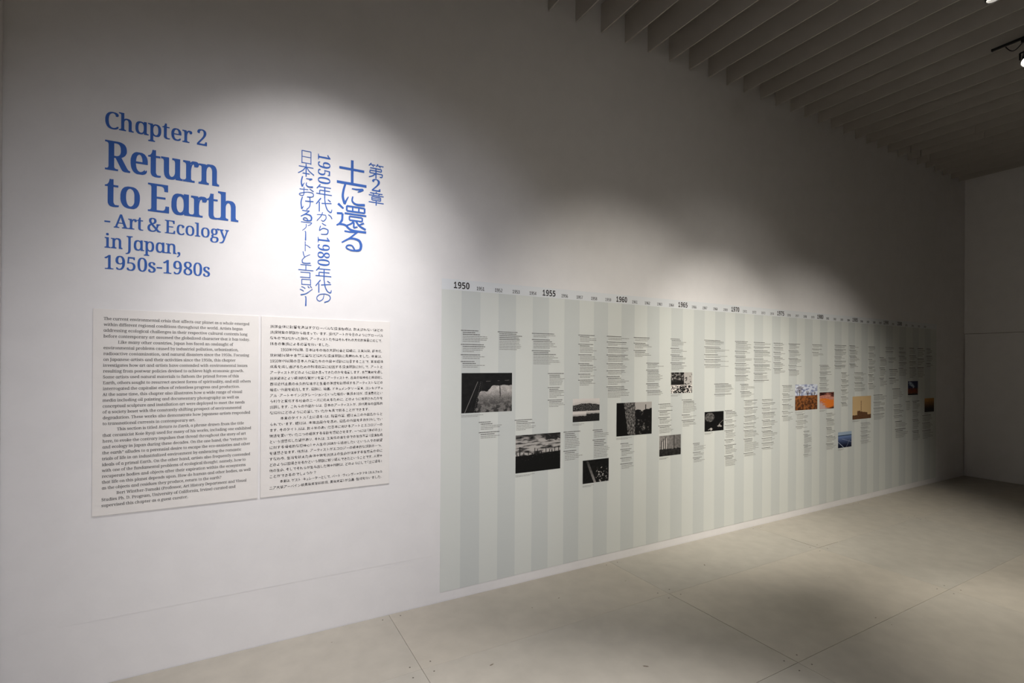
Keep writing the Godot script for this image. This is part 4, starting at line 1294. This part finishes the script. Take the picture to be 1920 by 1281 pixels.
		"trees_on_field":
			if y > 0.44:
				var a := Color(0.58, 0.36, 0.19).lerp(Color(0.27, 0.16, 0.10), band(n + 0.5 * fine + (y - 0.44) * 0.6, -0.1, 0.6))
				return a
			for k in 4:
				var cx: float = [0.2, 0.55, 0.74, 0.86][k]
				var rr: float = [0.13, 0.07, 0.04, 0.06][k]
				var cy: float = [0.2, 0.33, 0.38, 0.34][k]
				if Vector2(x - cx, (y - cy) * 0.9).length() < rr * (1.0 + n) and nz(x, y, 70.0, 9.0) > 0.02:
					return Color(0.33, 0.28, 0.29)
				if absf(x - cx) < 0.014 and y > cy:
					return Color(0.12, 0.1, 0.12)
			return Color(0.83, 0.85, 0.89).lerp(Color(0.50, 0.53, 0.66), band(nz(x, y * 2.0, 4.0, 4.0) + 0.1, 0.0, 0.5))
		"orange_clouds":
			var sm := nz(x * 0.5, y * 1.6, 3.0, 1.0)
			var c := Color(0.20, 0.10, 0.09).lerp(Color(0.80, 0.55, 0.47), band(y + 0.25 * sm, 0.1, 0.22))
			c = c.lerp(Color(0.62, 0.32, 0.26), 0.8 * band(nz(x * 0.6, y * 4.0, 4.0, 3.0), 0.05, 0.4))
			c = c.lerp(Color(0.88, 0.48, 0.17), band(y + 0.3 * sm, 0.4, 0.46) * band(x - (y - 0.5) * 1.3 + 0.3 * sm, -0.05, 0.12))
			c = c.lerp(Color(0.76, 0.66, 0.64), band(y + 0.2 * sm, 0.5, 0.58) * band((y - 0.5) * 1.3 - x + 0.3 * n, -0.05, 0.15))
			return c.lerp(Color(0.22, 0.12, 0.1), band(y + 0.3 * x, 1.1, 1.25))
		"sepia_chimney":
			var sky := Color(0.80, 0.68, 0.50)
			if absf(x - 0.46) < 0.016 and y > 0.2 and y < 0.75 and fmod(y * 13.0, 1.0) > 0.35:
				return Color(0.34, 0.2, 0.14)
			if absf(x - 0.46) < 0.005 and y > 0.2:
				return Color(0.4, 0.26, 0.18)
			var roof := 0.82
			if x > 0.25 and x < 0.42:
				roof = 0.64
			elif x >= 0.42 and x < 0.8:
				roof = 0.68 + 0.04 * floorf((x - 0.42) * 8.0) * 0.4
			if y > roof + 0.02 * n:
				return Color(0.36, 0.24, 0.16).lerp(Color(0.56, 0.42, 0.3), band(fine, 0.1, 0.6))
			return sky
		"solar_field":
			if y < 0.2:
				return Color(0.60, 0.67, 0.74)
			if y < 0.27:
				return Color(0.26, 0.33, 0.42)
			var c := Color(0.42, 0.50, 0.66).lerp(Color(0.08, 0.10, 0.18), band(y, 0.3, 0.9))
			if near_line(x, y, 0.0, 0.62, 0.42, 1.0) < 0.012 or near_line(x, y, 0.3, 0.45, 1.0, 0.7) < 0.006 or near_line(x, y, 0.6, 1.0, 0.85, 0.55) < 0.006:
				c = Color(0.7, 0.74, 0.8)
			return c
		"night_fire":
			var c := Color(0.11, 0.12, 0.26).lerp(Color(0.3, 0.14, 0.1), band(y, 0.45, 0.6))
			if y > 0.9:
				c = Color(0.05, 0.04, 0.04)
			elif y > 0.5:
				c = c.lerp(Color(0.62, 0.24, 0.1), band(fine + n, 0.1, 0.5))
			elif near_line(x, y, 0.2, 0.12, 0.55, 0.4) < 0.09 * (1.0 + 2.0 * n):
				c = Color(0.62, 0.66, 0.72)
			return c
	return Color(0.70, 0.50, 0.24).lerp(Color(0.12, 0.06, 0.05), band(y + 0.1 * n, 0.15, 0.8))
